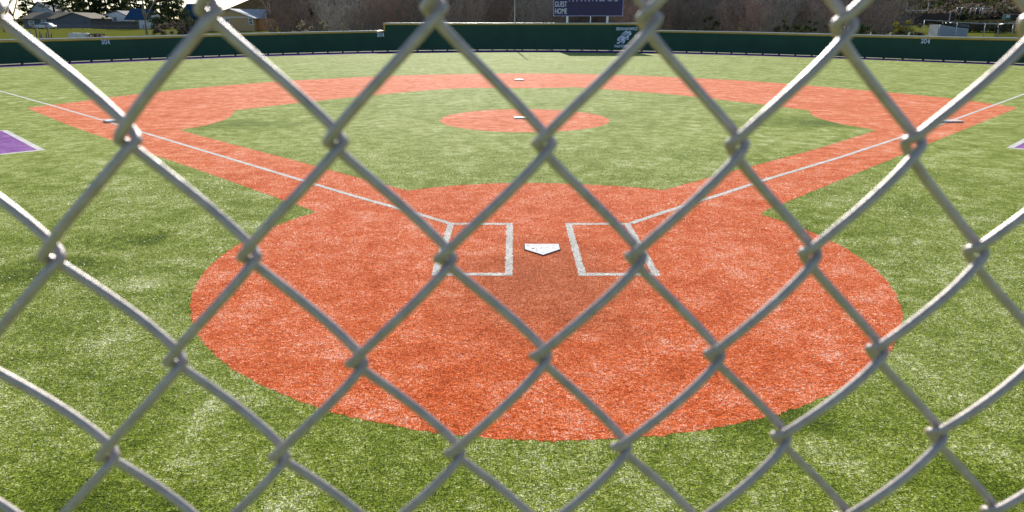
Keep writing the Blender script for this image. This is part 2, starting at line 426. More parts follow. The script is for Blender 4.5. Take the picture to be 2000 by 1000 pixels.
TALL = 0.5*(at(760, 45, wall_base(760)[1]).z+at(1240, 45, wall_base(1240)[1]).z)

# ------------------------------------------------------------------ the field: turf sheets, each 4 mm above the last
pxs = list(range(-300, 2301, 50))
arc = [wall_base(p) for p in pxs]
side = [(58, 12), (40, -22), (-40, -22), (-58, 12)]
sheet('field_turf', [(x*1.012, y*1.012) for x, y in arc] + side, 0.004, M['turf'])
# warning strip along the wall
inner = [G(p, pv(ps, p)) for p in pxs]
sheet('warning_strip', [(x*0.999, y*0.999) for x, y in arc] + inner[::-1], 0.005, M['track'])
# orange skin: back arc, two base lanes and the home circle in one outline
far = spline([(52, 211), (150, 199.2), (210, 191), (350, 175.3), (500, 162.4), (600, 156), (800, 147), (1000, 143.6), (1150, 145), (1325, 151.2), (1500, 161), (1700, 177.5), (1860, 192.8), (1988, 210.6)], 8)
outline = [G(*p) for p in far]
outline += [G(*p) for p in [(1910, 242), (1810, 282.5), (1650, 348.5), (1490, 414)]]
cx0, cy0, cr0 = -0.045, -0.03, 3.855
a0 = math.atan2(outline[-1][1]-cy0, outline[-1][0]-cx0); pL = G(607, 410)
a1 = math.atan2(pL[1]-cy0, pL[0]-cx0)
if a1 > a0: a1 -= 2*math.pi
for k in range(1, 200):
    a = a0+(a1-a0)*k/200; rr = cr0
    outline.append((cx0+rr*math.cos(a), cy0+rr*math.sin(a)))
outline += [G(*p) for p in [(607, 410), (560, 394), (400, 336.5), (220, 275), (140, 247)]]
sheet('infield_skin', ragged(outline, 0.035, 0.008), 0.005, M['clay'])
# green infield inside it
gi = [(350, 254), (395, 246.5), (435, 235.5), (452, 226), (459, 216)]
g_top = spline([(459, 216), (550, 205), (700, 189), (850, 175.5), (930, 171.8)], 8) + spline([(930, 171.8), (975, 172.2), (1030, 172.4), (1080, 171.8), (1120, 170.6)], 6) + spline([(1120, 170.6), (1165, 173.3), (1325, 186), (1450, 200), (1580, 216)], 8)
g_r = spline([(1580, 216), (1583, 222), (1600, 231.5), (1640, 242), (1680, 249), (1712, 255)], 6)
g_dn = [(1600, 290), (1450, 330), (1295, 372)]
g_home = spline([(1295, 372), (1240, 366.5), (1150, 361), (1050, 358), (950, 359.5), (870, 364.5), (795, 373)], 6)
gpoly = spline(gi, 6) + g_top + g_r + g_dn + g_home + [(600, 320.5), (400, 268)]
gp = []
for p in gpoly:
    q = G(*p)
    if not gp or math.hypot(q[0]-gp[-1][0], q[1]-gp[-1][1]) > 0.02: gp.append(q)
sheet('infield_turf', ragged(gp, 0.05, 0.010), 0.006, M['turf'])
circ = [(-0.02+2.48*math.cos(2*math.pi*k/90), 12.55+2.55*math.sin(2*math.pi*k/90)) for k in range(90)]
sheet('pitching_circle', ragged(circ, 0.05, 0.010), 0.007, M['clay'])
# foul lines and batter's boxes
lf = [G(*p) for p in [(-160, 132.5), (0, 178), (100, 206), (208, 237.3), (380, 289.5), (600, 356), (700, 386), (800, 414), (878, 437)]]
rf = [G(*p) for p in [(2160, 131), (2000, 184), (1858, 236), (1640, 308), (1500, 350), (1400, 383), (1300, 414), (1233, 437)]]
band('left_foul_line', lf, 0.09, 0.0078, M['white_turf'])
band('right_foul_line', rf, 0.09, 0.0078, M['white_turf'])
W2P = 0.228
gI, oI, yF, yB, w = 0.368, 1.283, 1.4351, -0.6985, 0.0889
for nm, s in (('left_batters_box_line', -1), ('right_batters_box_line', 1)):
    xi, xo = s*(gI+w/2), s*(oI-w/2)
    # one closed outline: outer rectangle bridged to the inner one
    bm = bmesh.new()
    def ring(x0, x1, y0, y1): return ragged([(x0, y0), (x1, y0), (x1, y1), (x0, y1)], 0.03, 0.006)
    # four strips butted end to end
    strips = [((s*gI, yB), (s*(gI+w), yF)), ((s*(oI-w), yB), (s*oI, yF)), ((s*(gI+w), yF-w), (s*(oI-w), yF)), ((s*(gI+w), yB), (s*(oI-w), yB+w))]
    for (xa, ya), (xb, yb) in strips:
        x0, x1, y0, y1 = min(xa, xb), max(xa, xb), min(ya, yb), max(ya, yb)
        pts = []
        for (x, y) in resample([(x0, y0), (x1, y0), (x1, y1), (x0, y1)], 0.03):
            j = rj.gauss(0, 0.005)
            if x1-x0 < y1-y0 and y0+0.01 < y < y1-0.01: x += j
            elif x1-x0 > y1-y0 and x0+0.01 < x < x1-0.01: y += j
            pts.append((x, y))
        f = bm.faces.new([bm.verts.new((x, y, 0.0065)) for x, y in pts]); f.normal_update()
        if f.normal.z < 0: f.normal_flip()
    bmesh.ops.triangulate(bm, faces=bm.faces[:], ngon_method='EAR_CLIP')
    me = bpy.data.meshes.new(nm); bm.to_mesh(me); bm.free(); me.materials.append(M['white_turf'])
    o = bpy.data.objects.new(nm, me); COL.objects.link(o); tag(o, kind='structure')
# coach's boxes in purple with a white edge
for nm, P in (('left_coach_box', [(89, 293.3), (14, 254.3), (-170, 262), (-160, 320)]), ('right_coach_box', [(1965, 289), (2035, 252.5), (2200, 260), (2190, 312)])):
    Q = [Vector(G(*p)) for p in P]; c = sum(Q, Vector((0, 0)))/4
    sheet(nm+'_edge', [tuple(q) for q in resample([tuple(q) for q in Q], 0.1)], 0.005, M['white_turf'])
    ins = []
    for i in range(4):
        a, b, d = Q[i-1], Q[i], Q[(i+1) % 4]
        n1 = (a-b).normalized(); n2 = (d-b).normalized()
        k = 0.13/abs(n1.x*n2.y-n1.y*n2.x); ins.append(tuple(b+(n1+n2)*k))
    sheet(nm, ins, 0.006, M['purple'])

# ------------------------------------------------------------------ turf blades near the camera (real pile, too many to count)
def pip(poly, X_, Y_):
    P = np.array(poly); x0, y0 = P[:, 0], P[:, 1]; x1, y1 = np.roll(x0, -1), np.roll(y0, -1)
    ins = np.zeros(len(X_), bool)
    for a, b, c, d in zip(x0, y0, x1, y1):
        if b == d: continue
        cnd = ((b > Y_) != (d > Y_)) & (X_ < (c-a)*(Y_-b)/(d-b)+a); ins ^= cnd
    return ins
rg = np.random.default_rng(7)
NB = 560000
DM0, DM1, EXP = 2.5, 17.0, 0.62
keep_r = rg.random(NB)
dd = (DM0**EXP+(DM1**EXP-DM0**EXP)*rg.random(NB))**(1/EXP); th = (rg.random(NB)*2-1)*R(44)
bX = CAM[0]+dd*np.sin(th); bY = CAM[1]+dd*np.cos(th)
hom = outline[::6] if len(outline) > 400 else outline
orange = pip(outline, bX, bY) & ~pip(gp, bX, bY)
white = np.zeros(NB, bool)
for s in (-1, 1):
    u_ = bX*s
    inbox = (u_ > gI) & (u_ < oI) & (bY > yB) & (bY < yF)
    inner_ = (u_ > gI+w) & (u_ < oI-w) & (bY > yB+w) & (bY < yF-w)
    white |= inbox & ~inner_
for L_ in (lf, rf):
    for (xa, ya), (xb, yb) in zip(L_[:-1], L_[1:]):
        vx, vy = xb-xa, yb-ya; l2 = vx*vx+vy*vy
        t_ = np.clip(((bX-xa)*vx+(bY-ya)*vy)/l2, 0, 1); white |= np.hypot(bX-xa-t_*vx, bY-ya-t_*vy) < 0.045
fade_ = keep_r < np.clip((DM1-dd)/7.0, 0, 1)
onplate = ~fade_ | (np.abs(bX) < W2P) & (bY > -0.02) & (bY < 0.45) & (np.abs(bX)-0.02 < bY)
def blades(name, sel, mat):
    x, y, d = bX[sel], bY[sel], dd[sel]; n = len(x)
    k = (d/3.3); wd = 0.0020*k**0.75*rg.uniform(0.7, 1.3, n); ht = 0.016*rg.uniform(0.6, 1.25, n)*k**0.15
    lay_ = 2.0*np.sin(x*0.9+1.7*np.sin(y*0.6))+1.5*np.sin(y*1.3+x*0.5)
    az = lay_+rg.normal(0, 1.3, n); tilt = np.abs(rg.normal(0.75, 0.35, n))
    lx, ly = np.cos(az), np.sin(az); sx2, sy2 = -ly, lx
    ang = rg.uniform(-0.6, 0.6, n); sz_ = np.sin(ang); ca = np.cos(ang)
    V = np.zeros((n, 4, 3), np.float32)
    tx_, ty_, tz_ = lx*np.sin(tilt)*ht, ly*np.sin(tilt)*ht, np.cos(tilt)*ht
    for i, (e_w, tt) in enumerate(((-0.5, 0), (0.5, 0), (0.28, 1), (-0.28, 1))):
        V[:, i, 0] = x+sx2*ca*wd*e_w+tx_*tt; V[:, i, 1] = y+sy2*ca*wd*e_w+ty_*tt; V[:, i, 2] = 0.004+sz_*wd*e_w*0.6+tz_*tt
    me = bpy.data.meshes.new(name); me.vertices.add(4*n); me.loops.add(4*n); me.polygons.add(n)
    me.vertices.foreach_set('co', V.ravel()); me.loops.foreach_set('vertex_index', np.arange(4*n, dtype=np.int32))
    me.polygons.foreach_set('loop_start', np.arange(0, 4*n, 4, dtype=np.int32))
    me.update(calc_edges=True); me.materials.append(mat)
    o = bpy.data.objects.new(name, me); COL.objects.link(o); tag(o, kind='stuff'); return o
blades('green_turf_pile', ~orange & ~white & ~onplate, M['fibre_green'])
blades('orange_turf_pile', orange & ~white & ~onplate, M['fibre_orange'])
blades('white_turf_pile', white & fade_, M['fibre_white'])

# ------------------------------------------------------------------ plates and bases
W2 = 0.2159
hp = thing('home_plate', 'scuffed white five-sided home plate set between the two chalked batter\'s boxes', 'home plate', (0, 0, 0.0085))
mb = MB(); mb.prism([(0, 0), (W2, W2), (W2, 2*W2), (-W2, 2*W2), (-W2, W2)], 0.004, 0.010); mb.build('plate_top', M['plate'], hp)
rs = random.Random(9)
for x_, y_, a_, b_ in ((-0.12, 0.235, 0.022, 0.012), (-0.105, 0.25, 0.012, 0.009), (-0.02, 0.245, 0.010, 0.007), (0.07, 0.30, 0.028, 0.004), (0.145, 0.265, 0.006, 0.014), (-0.07, 0.16, 0.007, 0.006), (0.06, 0.19, 0.008, 0.004), (0.0, 0.08, 0.02, 0.003), (-0.17, 0.36, 0.015, 0.003), (0.15, 0.38, 0.010, 0.005)):
    P_ = [(x_+a_*rs.uniform(0.6, 1.2)*math.cos(k*0.785), y_+b_*rs.uniform(0.6, 1.2)*math.sin(k*0.785)) for k in range(8)]; mb = MB(); mb.prism(P_, 0.0101, 0.0106); mb.build('scuff_mark', M['plate_edge'], hp)
mb = MB(); e = 0.012; mb.prism([(0, -e*1.4), (W2+e, W2-e*0.4), (W2+e, 2*W2+e), (-W2-e, 2*W2+e), (-W2-e, W2-e*0.4)], 0.0, 0.0035); mb.build('plate_rim', M['plate_edge'], hp)
pc = thing('pitching_rubber', 'narrow white pitching rubber lying in the orange circle inside the infield grass', 'pitching rubber', (-0.02, 12.72, 0.008))
mb = MB(); mb.box(-0.305, -0.076, 0, 0.305, 0.076, 0.04); mb.build('rubber_slab', M['base_white'], pc, bevel=0.004)
def base(label, px, py, rz, foul=False):
    x, y = G(px, py); t = thing('base', label, 'base', (x, y, 0.01), rz, 'bases at the corners of the infield')
    m = MB(); m.box(-0.19, -0.19, 0, 0.19, 0.19, 0.05); m.build('bag', M['base_white'], t, bevel=0.02)
    if foul:
        m = MB(); m.box(0.195, -0.19, 0, 0.575, 0.19, 0.045); m.build('safety_bag', M['base_tan'], t, bevel=0.02)
base('white second base bag straight beyond the pitching circle, near the grass arc', 1014, 157.3, R(45))
base('white third base bag at the left foul line, end of the left orange lane', 219, 238, R(45))
base('double first base with a faded tan half on the right orange lane', 1836, 238.5, R(0), True)

# ------------------------------------------------------------------ outfield wall
ow = thing('outfield_wall', 'long curved dark green outfield wall with a yellow cap and a taller middle section', 'outfield wall')
def offs(p, d):
    """move a wall point d metres towards home plate"""
    v = Vector((p[0], p[1])); n = -v.normalized(); return v+n*d
def panel(pa, pb_, hfun, pr=0.0):
    m = MB(); P = [pa+(pb_-pa)*k/60 for k in range(61)]
    for px in P:
        b = wall_base(px); h = hfun(px)
        for d, z in ((0.05, 0.06), (0.05, h-0.05), (-0.05, h-0.05), (-0.05, 0.06)):
            q = offs(b, d+(pr if d > 0 else -pr)); m.v.append((q.x, q.y, z))
    for i in range(60):
        for k in range(4):
            m.f.append((4*i+k, 4*i+(k+1) % 4, 4*i+4+(k+1) % 4, 4*i+4+k))
    m.f.append((0, 1, 2, 3)); n = 240; m.f.append((n+3, n+2, n+1, n))
    m.build('wall_panel', M['wall'], ow)
def cap(pa, pb_, hfun):
    m = MB(); pts = []
    for k in range(71):
        px = pa+(pb_-pa)*k/70; b = wall_base(px); pts.append((b[0], b[1], hfun(px)-0.12))
    m.tube(pts, 0.095, 10); m.build('yellow_cap', M['cap'], ow, smooth=True)
    m = MB(); m.tube([(x, y, z+0.112) for x, y, z in pts], 0.038, 8); m.build('top_rail', M['white_steel'], ow, smooth=True)
tall = lambda px: TALL
for a, b, h in ((-300, STEP_L+0.3, wall_low), (STEP_L, STEP_R, tall), (STEP_R-0.6, 2300, wall_low)):
    panel(a, b, h, 0.004 if h is tall else 0.0); cap(a, b-(1.6 if b < 800 else 0), h)
for px, s in ((STEP_L+1.2, 1), (STEP_R-1.2, -1)):       # yellow cap turning down at each step
    b = wall_base(px); m = MB(); m.tube([(b[0], b[1], wall_low(px)-0.1), (b[0], b[1], TALL-0.10)], 0.09, 8); m.build('yellow_cap', M['cap'], ow, smooth=True)
# posts at even steps along the wall
pp = [wall_base(p) for p in np.linspace(-60, 2060, 800)]; acc = 0; last = pp[0]; posts = [pp[0]]
for q in pp[1:]:
    acc += math.hypot(q[0]-last[0], q[1]-last[1]); last = q
    if acc >= 1.5: posts.append(q); acc = 0
if len(posts) > 98: posts = posts[:98]
proto = None
for q in posts:
    if proto is None:
        m = MB(); m.tube([(0, 0, 0), (0, 0, 0.2)], 0.085, 8); proto = m.build('post', M['post'], ow); o = proto
    else:
        o = proto.copy(); COL.objects.link(o); o.parent = ow
    o.location = (q[0], q[1], 0)
# pale strip added behind the wall, showing as bright sunlit ground below the screen
sheet('pale_gap_strip', [(x*1.006, y*1.006) for x, y in arc] + [(x*1.06, y*1.06) for x, y in arc][::-1], 0.02, M['gap_pale'])

def text_mesh(body, size, mat, name, parent, origin, xdir, align='CENTER', xscale=1.0, bold=0.0, up=Vector((0, 0, 1)), depth=0.006):
    cu = bpy.data.curves.new('t', 'FONT'); cu.body = body; cu.size = size; cu.align_x = align; cu.align_y = 'CENTER'
    cu.offset = bold; cu.extrude = depth/2; cu.resolution_u = 3
    tmp = bpy.data.objects.new('t', cu); COL.objects.link(tmp)
    dg = bpy.context.evaluated_depsgraph_get(); me = bpy.data.meshes.new_from_object(tmp.evaluated_get(dg))
    bpy.data.objects.remove(tmp); bpy.data.curves.remove(cu)
    xd = Vector(xdir).normalized(); zd = xd.cross(up)
    for v in me.vertices:
        v.co = Vector(origin)+xd*v.co.x*xscale+up*v.co.y+zd*v.co.z
    me.name = name; me.materials.clear(); me.materials.append(mat)
    o = bpy.data.objects.new(name, me); COL.objects.link(o)
    if parent: o.parent = parent
    return o
def wall_frame(px, py, d=0.10):
    b0, b1 = wall_base(px-4), wall_base(px+4); b = wall_base(px)
    q = offs(b, d); z = at(px, py, b[1]).z
    return Vector((q.x, q.y, z)), Vector((b1[0]-b0[0], b1[1]-b0[1], 0)).normalized()
def serif_digits(body, origin, xd, h, parent, name):
    """thick slab-serif figures drawn as strokes in a 0..1 cell"""
    m = MB(); up = Vector((0, 0, 1)); zd = xd.cross(up)
    def stroke(pts, w, off):
        pts = [Vector(p) for p in pts]
        for a, b in zip(pts[:-1], pts[1:]):
            d = (b-a); L = d.length; d.normalize(); n = Vector((-d.y, d.x)); a2 = a-d*w*0.3; b2 = b+d*w*0.3
            quad = [a2+n*w/2, b2+n*w/2, b2-n*w/2, a2-n*w/2]
            vs = []
            for dz in (0, 0.01):
                for q in quad: vs.append(origin+xd*((q.x*0.62+off)*h)+up*((q.y-0.5)*h)+zd*dz)
            m.add(vs, [(0, 1, 2, 3), (7, 6, 5, 4), (0, 4, 5, 1), (1, 5, 6, 2), (2, 6, 7, 3), (3, 7, 4, 0)])
    for i, ch in enumerate(body):
        off = (i-(len(body)-1)/2)*0.70-0.31
        if ch == '2':
            stroke([(0.12, 0.72), (0.2, 0.9), (0.5, 0.98), (0.8, 0.88), (0.85, 0.66), (0.6, 0.4), (0.15, 0.1)], 0.24, off); stroke([(0.12, 0.08), (0.88, 0.08), (0.9, 0.28)], 0.21, off)
        elif ch == '0':
            stroke([(0.5, 0.97), (0.2, 0.82), (0.12, 0.5), (0.2, 0.18), (0.5, 0.03), (0.8, 0.18), (0.88, 0.5), (0.8, 0.82), (0.5, 0.97)], 0.26, off)
        elif ch == '4':
            stroke([(0.68, 0.04), (0.68, 0.97)], 0.27, off); stroke([(0.66, 0.95), (0.08, 0.33), (0.95, 0.33)], 0.17, off); stroke([(0.45, 0.05), (0.92, 0.05)], 0.14, off)
    m.build(name, M['marker'], parent)
for px, py, hpx in ((212.5, 81.8, 7.8), (745.0, 67.7, 6.8), (1801, 80, 8.0)):
    o, xd = wall_frame(px, py); h = hpx*(o.y-CAM[1])/F
    serif_digits('204', o, xd, h, ow, 'distance_number')
sc = (wall_base(1220)[1]-CAM[1])/F
o, xd = wall_frame(1221.5, 56.5); text_mesh('SEAHAWKS', 7.4*sc, M['marker'], 'wall_lettering', ow, o, xd, xscale=1.04, bold=0.010)
o, xd = wall_frame(1217.5, 90.6); text_mesh('FASTPITCH', 6.4*sc, M['marker'], 'wall_lettering', ow, o, xd, xscale=1.10, bold=0.010)
# the diving hawk: pale body, wing strokes, claws (outline in 1/8.33 px readings)
def decal(name, polys, mat, d):
    m = MB(); b = wall_base(1216); o, xd = wall_frame(1216, 72, d); up = Vector((0, 0, 1)); zd = xd.cross(up)
    for poly in polys:
        P = [(((1060+x/8.333)-1216)*0.94, (72-(y/8.333))*0.94) for x, y in poly]; n = len(P)
        vs = [o+xd*(x*sc)+up*(y*sc)+zd*dz for dz in (0, 0.006) for x, y in P]
        m.add(vs, [tuple(range(n))[::-1], tuple(range(n, 2*n))]+[(i, (i+1) % n, (i+1) % n+n, i+n) for i in range(n)])
    m.build(name, mat, ow)
decal('hawk_emblem', [[(1255, 590), (1280, 545), (1330, 505), (1362, 503), (1352, 520), (1400, 510), (1425, 508), (1420, 525), (1436, 545), (1428, 570), (1400, 575), (1392, 600), (1400, 615), (1370, 620), (1398, 630), (1390, 645), (1350, 640), (1330, 665), (1330, 690), (1300, 708), (1285, 695), (1255, 690), (1235, 710), (1190, 708), (1195, 690), (1225, 685), (1250, 670), (1215, 668), (1198, 655), (1205, 625), (1225, 602)]], M['marker'], 0.10)
decal('hawk_emblem_detail', [[(1278, 585), (1342, 525), (1350, 530), (1290, 588)], [(1300, 592), (1375, 535), (1383, 540), (1318, 597)], [(1215, 652), (1262, 640), (1280, 652), (1258, 662)], [(1318, 640), (1360, 610), (1368, 616), (1332, 648)], [(1265, 582), (1322, 515), (1332, 514), (1275, 584)], [(1322, 600), (1392, 545), (1398, 552), (1336, 606)], [(1240, 690), (1300, 668), (1318, 676), (1262, 694)], [(1395, 535), (1414, 530), (1410, 542)], [(1222, 625), (1290, 606), (1292, 613), (1226, 634)]], M['emblem_dark'], 0.112)

# ------------------------------------------------------------------ scoreboard and flagpole behind the wall
YB = 70.5
sb = thing('scoreboard', 'navy scoreboard on white legs behind the tall wall section, lettered GUEST and HOME', 'scoreboard', tuple(at(1146, 100, YB).xy)+(0.0,))
cxb = sb.location.x; k = (YB-CAM[1])/F
zb = at(1146, 30.5, YB).z; zt = 7.1; hw = 62.7*k
m = MB(); m.box(-hw, -0.12, zb, hw, 0.12, zt); m.build('board', M['board'], sb)
m = MB(); fr = 0.055
m.box(-hw-fr, -0.15, zb-fr, hw+fr, 0.15, zb); m.box(-hw-fr, -0.15, zt, hw+fr, 0.15, zt+fr); m.box(-hw-fr, -0.15, zb, -hw, 0.15, zt); m.box(hw, -0.15, zb, hw+fr, 0.15, zt)
m.build('frame', M['board_frame'], sb)
dw = None
def digit_window(x, z, w_, h_):
    global dw
    if dw is None:
        m = MB(); m.box(-3.2*k, -0.015, -5.2*k, 3.2*k, 0, 5.2*k); dw = m.build('digit_window', M['board_dark'], sb); q = dw
    else:
        q = dw.copy(); COL.objects.link(q); q.parent = sb
    q.location = (x, -0.12, z); q.scale = (w_, 1, h_)
for row in (10.5, 24):                          # dark digit windows, a grid of eleven columns and two rows
    for c in range(11): digit_window((1112.5+8.7*c-1146)*k, at(1146, row, YB).z, 1, 1)
for c in range(3): digit_window((-37+35*c)*k, zt-0.7, 2.2, 1.1)
for px, r in ((1108, 0.11), (1182, 0.11)):
    m = MB(); m.box((px-1146)*k-r, -0.1, 0, (px-1146)*k+r, 0.1, zb-fr); m.build('leg', M['white_steel'], sb)
m = MB(); m.box((1151-1146)*k-0.05, 0.02, 0, (1151-1146)*k+0.05, 0.1, zb-fr); m.build('conduit', M['pole'], sb)
X = Vector((1, 0, 0))
def btext(body, px, py, hpx, xs, bold=0.004):
    p = at(px, py, YB); text_mesh(body, hpx*1.38*k, M['letter'], 'lettering', sb, (p.x-cxb, -0.124-0.012, p.z), X, 'CENTER', xs, bold, depth=0.02)
btext('GUEST', 1095.3, 8.8, 9.6, 0.56); btext('HOME', 1095.3, 22.3, 9.6, 0.60)
for i, ch in enumerate('12345678'): btext(ch, 1111.8+7.4*i+(0.0 if i < 3 else 1.3), 0.2, 5.5, 0.7)
btext('RUNS', 1175.5, 0.2, 5.0, 0.55); btext('HITS', 1191, 0.2, 5.0, 0.55); btext('ERR', 1203, 0.2, 5.0, 0.5)
fp = thing('flagpole', 'slim grey metal flagpole standing behind the tall wall left of the scoreboard', 'flagpole', (at(1005.3, 98, 70.2).x, 70.2, 0))
m = MB(); m.tube([(0, 0, 0), (0, 0, 3.0)], 0.085, 12); m.build('lower_shaft', M['pole'], fp, smooth=True)
m = MB(); m.tube([(0, 0, 3.0), (0, 0, 10.4)], [0.07, 0.045], 12); m.build('upper_shaft', M['pole'], fp, smooth=True)
bm = bmesh.new(); bmesh.ops.create_uvsphere(bm, u_segments=12, v_segments=8, radius=0.09, matrix=Matrix.Translation((0, 0, 10.45))); me = bpy.data.meshes.new('finial'); bm.to_mesh(me); bm.free(); me.materials.append(M['cap'])
o = bpy.data.objects.new('finial', me); COL.objects.link(o); o.parent = fp
m = MB(); a, b = at(940, 13.5, 95), at(1120, -3, 88); pts = [a.lerp(b, i/14)-Vector((0, 0, 0.25*math.sin(math.pi*i/14))) for i in range(15)]
m.tube(pts, 0.018, 5); tag(m.build('overhead_cable', M['bark_pale']), 'thin pale overhead cable sloping up behind the flagpole to the scoreboard', 'cable')

# ------------------------------------------------------------------ chain-link fence right in front of the camera
D, PSI, SX, SZ, X0, Z0 = 0.2315, 0.0644, 0.067, 0.08114, 0.0240, 0.00284
e_ = Vector((math.cos(PSI), math.sin(PSI), 0)); n_ = Vector((-math.sin(PSI), math.cos(PSI), 0)); CV = Vector([float(c) for c in CAM])
P0 = CV+n_*D
def on_fence(px, py):
    d = Vector([float(c) for c in ray(px, py)]); t = D/d.dot(n_); q = d*t
    return q.dot(e_), q.z
KN = [(-3,0,408,20),(-1,0,848,15),(1,0,1268,35),(3,0,1650,45),
(-4,1,250,275),(-2,1,655,278),(0,1,1063,280),(2,1,1440,280),(4,1,1785,275),
(-5,2,102,505),(-3,2,487,503),(-1,2,870,505),(1,2,1242,500),(3,2,1582,492),(5,2,1907,487),
(-4,3,342,708),(-2,3,697,710),(0,3,1056,695),(2,3,1395,690),(4,3,1713,680),
(-5,4,210,893),(-3,4,545,893),(-1,4,888,885),(1,4,1213,872),(3,4,1525,850),(5,4,1830,843)]
KX = {}
for i, j, px, py in KN:
    a, z = on_fence(px, py); KX[(i, j)] = (a-(X0+i*SX/2), z-(Z0-j*SZ/2))
rk = random.Random(11)
def knuckle(i, j):
    """where two wires hook: the woven grid, pulled slightly out of true as the real mesh is"""
    bxx, bz = X0+i*SX/2, Z0-j*SZ/2; sw = sx = sz = 0
    for (a, b), (dx, dz) in KX.items():
        d2 = ((a-i)**2+(b-j)**2); w_ = 1.0/(d2+1e-4)**2 if d2 < 14 else 0
        sw += w_; sx += dx*w_; sz += dz*w_
    fade = 1.0
    if sw < 0.004: fade = 0
    return (bxx+(sx/sw*fade if sw > 0 else 0), bz+(sz/sw*fade if sw > 0 else 0))
fence = thing('chain_link_fence', 'galvanised chain-link backstop fence with diamond mesh close in front, out of focus', 'fence', tuple(P0.xy)+(0.0,), PSI)
RW, HOOK, BULGE = 0.00180, 0.0028, 0.0050
ztop, zbot = 3.35, 0.05
J0 = int(-(ztop-CV.z)/(SZ/2)); J1 = int((CV.z-zbot)/(SZ/2))
kc = {}
def kn(i, j):
    if (i, j) not in kc: kc[(i, j)] = knuckle(i, j) if (abs(i) < 12 and -4 < j < 9) else (X0+i*SX/2, Z0-j*SZ/2)
    return kc[(i, j)]
def wire(i):
    """one flattened spiral of wire between knuckle columns i and i+1: '/' runs in front, '\\' runs behind"""
    pts = []
    near = abs(i) < 11
    for j in range(J0, J1):
        left_top = ((i+j) % 2 == 1)             # knuckle (i,j) exists when i+j is odd
        if left_top: A, B, sgn = kn(i, j), kn(i+1, j+1), 1.0      # '\' : far side
        else: A, B, sgn = kn(i+1, j), kn(i, j+1), -1.0            # '/' : near side
        ha, hb = (-HOOK, HOOK) if left_top else (HOOK, -HOOK)
        fine = near and -3 < j < 8
        us = [0, .02, .045, .08, .13, .2, .3, .4, .5, .6, .7, .8, .87, .92, .955, .98] if fine else [0, .04, .12, .35, .65, .88, .96]
        for uu in us:
            g = smooth(0, 1, uu)*0.12+uu*0.88
            x = A[0]+ha+(B[0]+hb-A[0]-ha)*g
            z = A[1]+(B[1]-A[1])*uu
            dep = sgn*(0.0023*math.tanh(uu*26)*math.tanh((1-uu)*26)+(BULGE-0.0018)*math.sin(math.pi*uu)**0.8)
            pts.append((x, dep, CV.z+z))
    m = MB(); m.tube(pts, RW, 10 if near else 6); return m.build('wire', M['wire'], fence, smooth=True)
for i in range(-26, 26): wire(i)
for s in (-26.4, 26.4):
    m = MB(); m.tube([(X0+s*SX/2+(0.035 if s > 0 else -0.035), 0.0, 0), (X0+s*SX/2+(0.035 if s > 0 else -0.035), 0.0, ztop+0.1)], 0.03, 16); m.build('post', M['rail'], fence, smooth=True)
m = MB(); m.tube([(-0.95, 0.028, ztop), (0.98, 0.028, ztop)], 0.021, 14); m.build('top_rail', M['rail'], fence, smooth=True)

# ------------------------------------------------------------------ vegetation
def twig_mesh(rng, h, w, stems, branch, sub, r0=0.03, upright=0.5, trunk=None):
    """bare woody plant: stems from the ground, branches off them, twigs off those"""
    m = MB(); TP = []
    def grow(p, d, L, r, nseg, curl):
        pts = [p.copy()]; d = d.normalized()
        for i in range(nseg):
            d = (d+Vector((rng.gauss(0, curl), rng.gauss(0, curl), rng.gauss(0, curl*0.6)+0.06))).normalized()
            pts.append(pts[-1]+d*L/nseg)
        m.tube(pts, [r*(1-0.75*i/nseg) for i in range(nseg+1)], 3, False); return pts
    for s in range(stems):
        a = rng.uniform(0, 2*math.pi); rad = math.sqrt(rng.random())*w*0.35
        p = Vector((math.cos(a)*rad, math.sin(a)*rad, 0)); lean = rng.uniform(0.1, 1.0)*(1-upright)
        d = Vector((math.cos(a)*lean, math.sin(a)*lean, 1)); L = h*rng.uniform(0.65, 1.05)
        st = grow(p, d, L, r0*rng.uniform(0.7, 1.3), 5, 0.10)
        for b in range(branch):
            t = rng.uniform(0.2, 1.0)*(len(st)-1); i = min(int(t), len(st)-2); q = st[i].lerp(st[i+1], t-i)
            a2 = rng.uniform(0, 2*math.pi); bd = Vector((math.cos(a2), math.sin(a2), rng.uniform(0.3, 1.1)))
            br = grow(q, bd, h*rng.uniform(0.14, 0.30), r0*0.45, 3, 0.18)
            for c in range(sub):
                t = rng.uniform(0.2, 1.0)*(len(br)-1); i = min(int(t), len(br)-2); q2 = br[i].lerp(br[i+1], t-i)
                a3 = rng.uniform(0, 2*math.pi); grow(q2, Vector((math.cos(a3), math.sin(a3), rng.uniform(0, 1.2))), h*rng.uniform(0.06, 0.14), r0*0.28, 2, 0.2)
    return m
def leaf_mesh(rng, clumps, per, size, spread):
    """small tilted leaf faces scattered in clumps; clumps = list of (x,y,z,r)"""
    m = MB()
    for (x, y, z, r) in clumps:
        for k in range(per):
            v = Vector((rng.gauss(0, 1), rng.gauss(0, 1), rng.gauss(0, 1))); v = v.normalized()*r*(rng.random()**0.5)
            p = Vector((x, y, z))+Vector((v.x, v.y, v.z*spread)); s = size*rng.uniform(0.6, 1.4)
            a = Vector((rng.gauss(0, 1), rng.gauss(0, 1), rng.gauss(0, 1))).normalized(); b = a.cross(Vector((rng.gauss(0, 1), rng.gauss(0, 1), rng.gauss(0, 1)))).normalized()
            m.add([p-a*s, p+b*s*0.6, p+a*s, p-b*s*0.6], [(0, 1, 2, 3)])
    return m
def gz(x, y): return terrain(x, y)-0.05

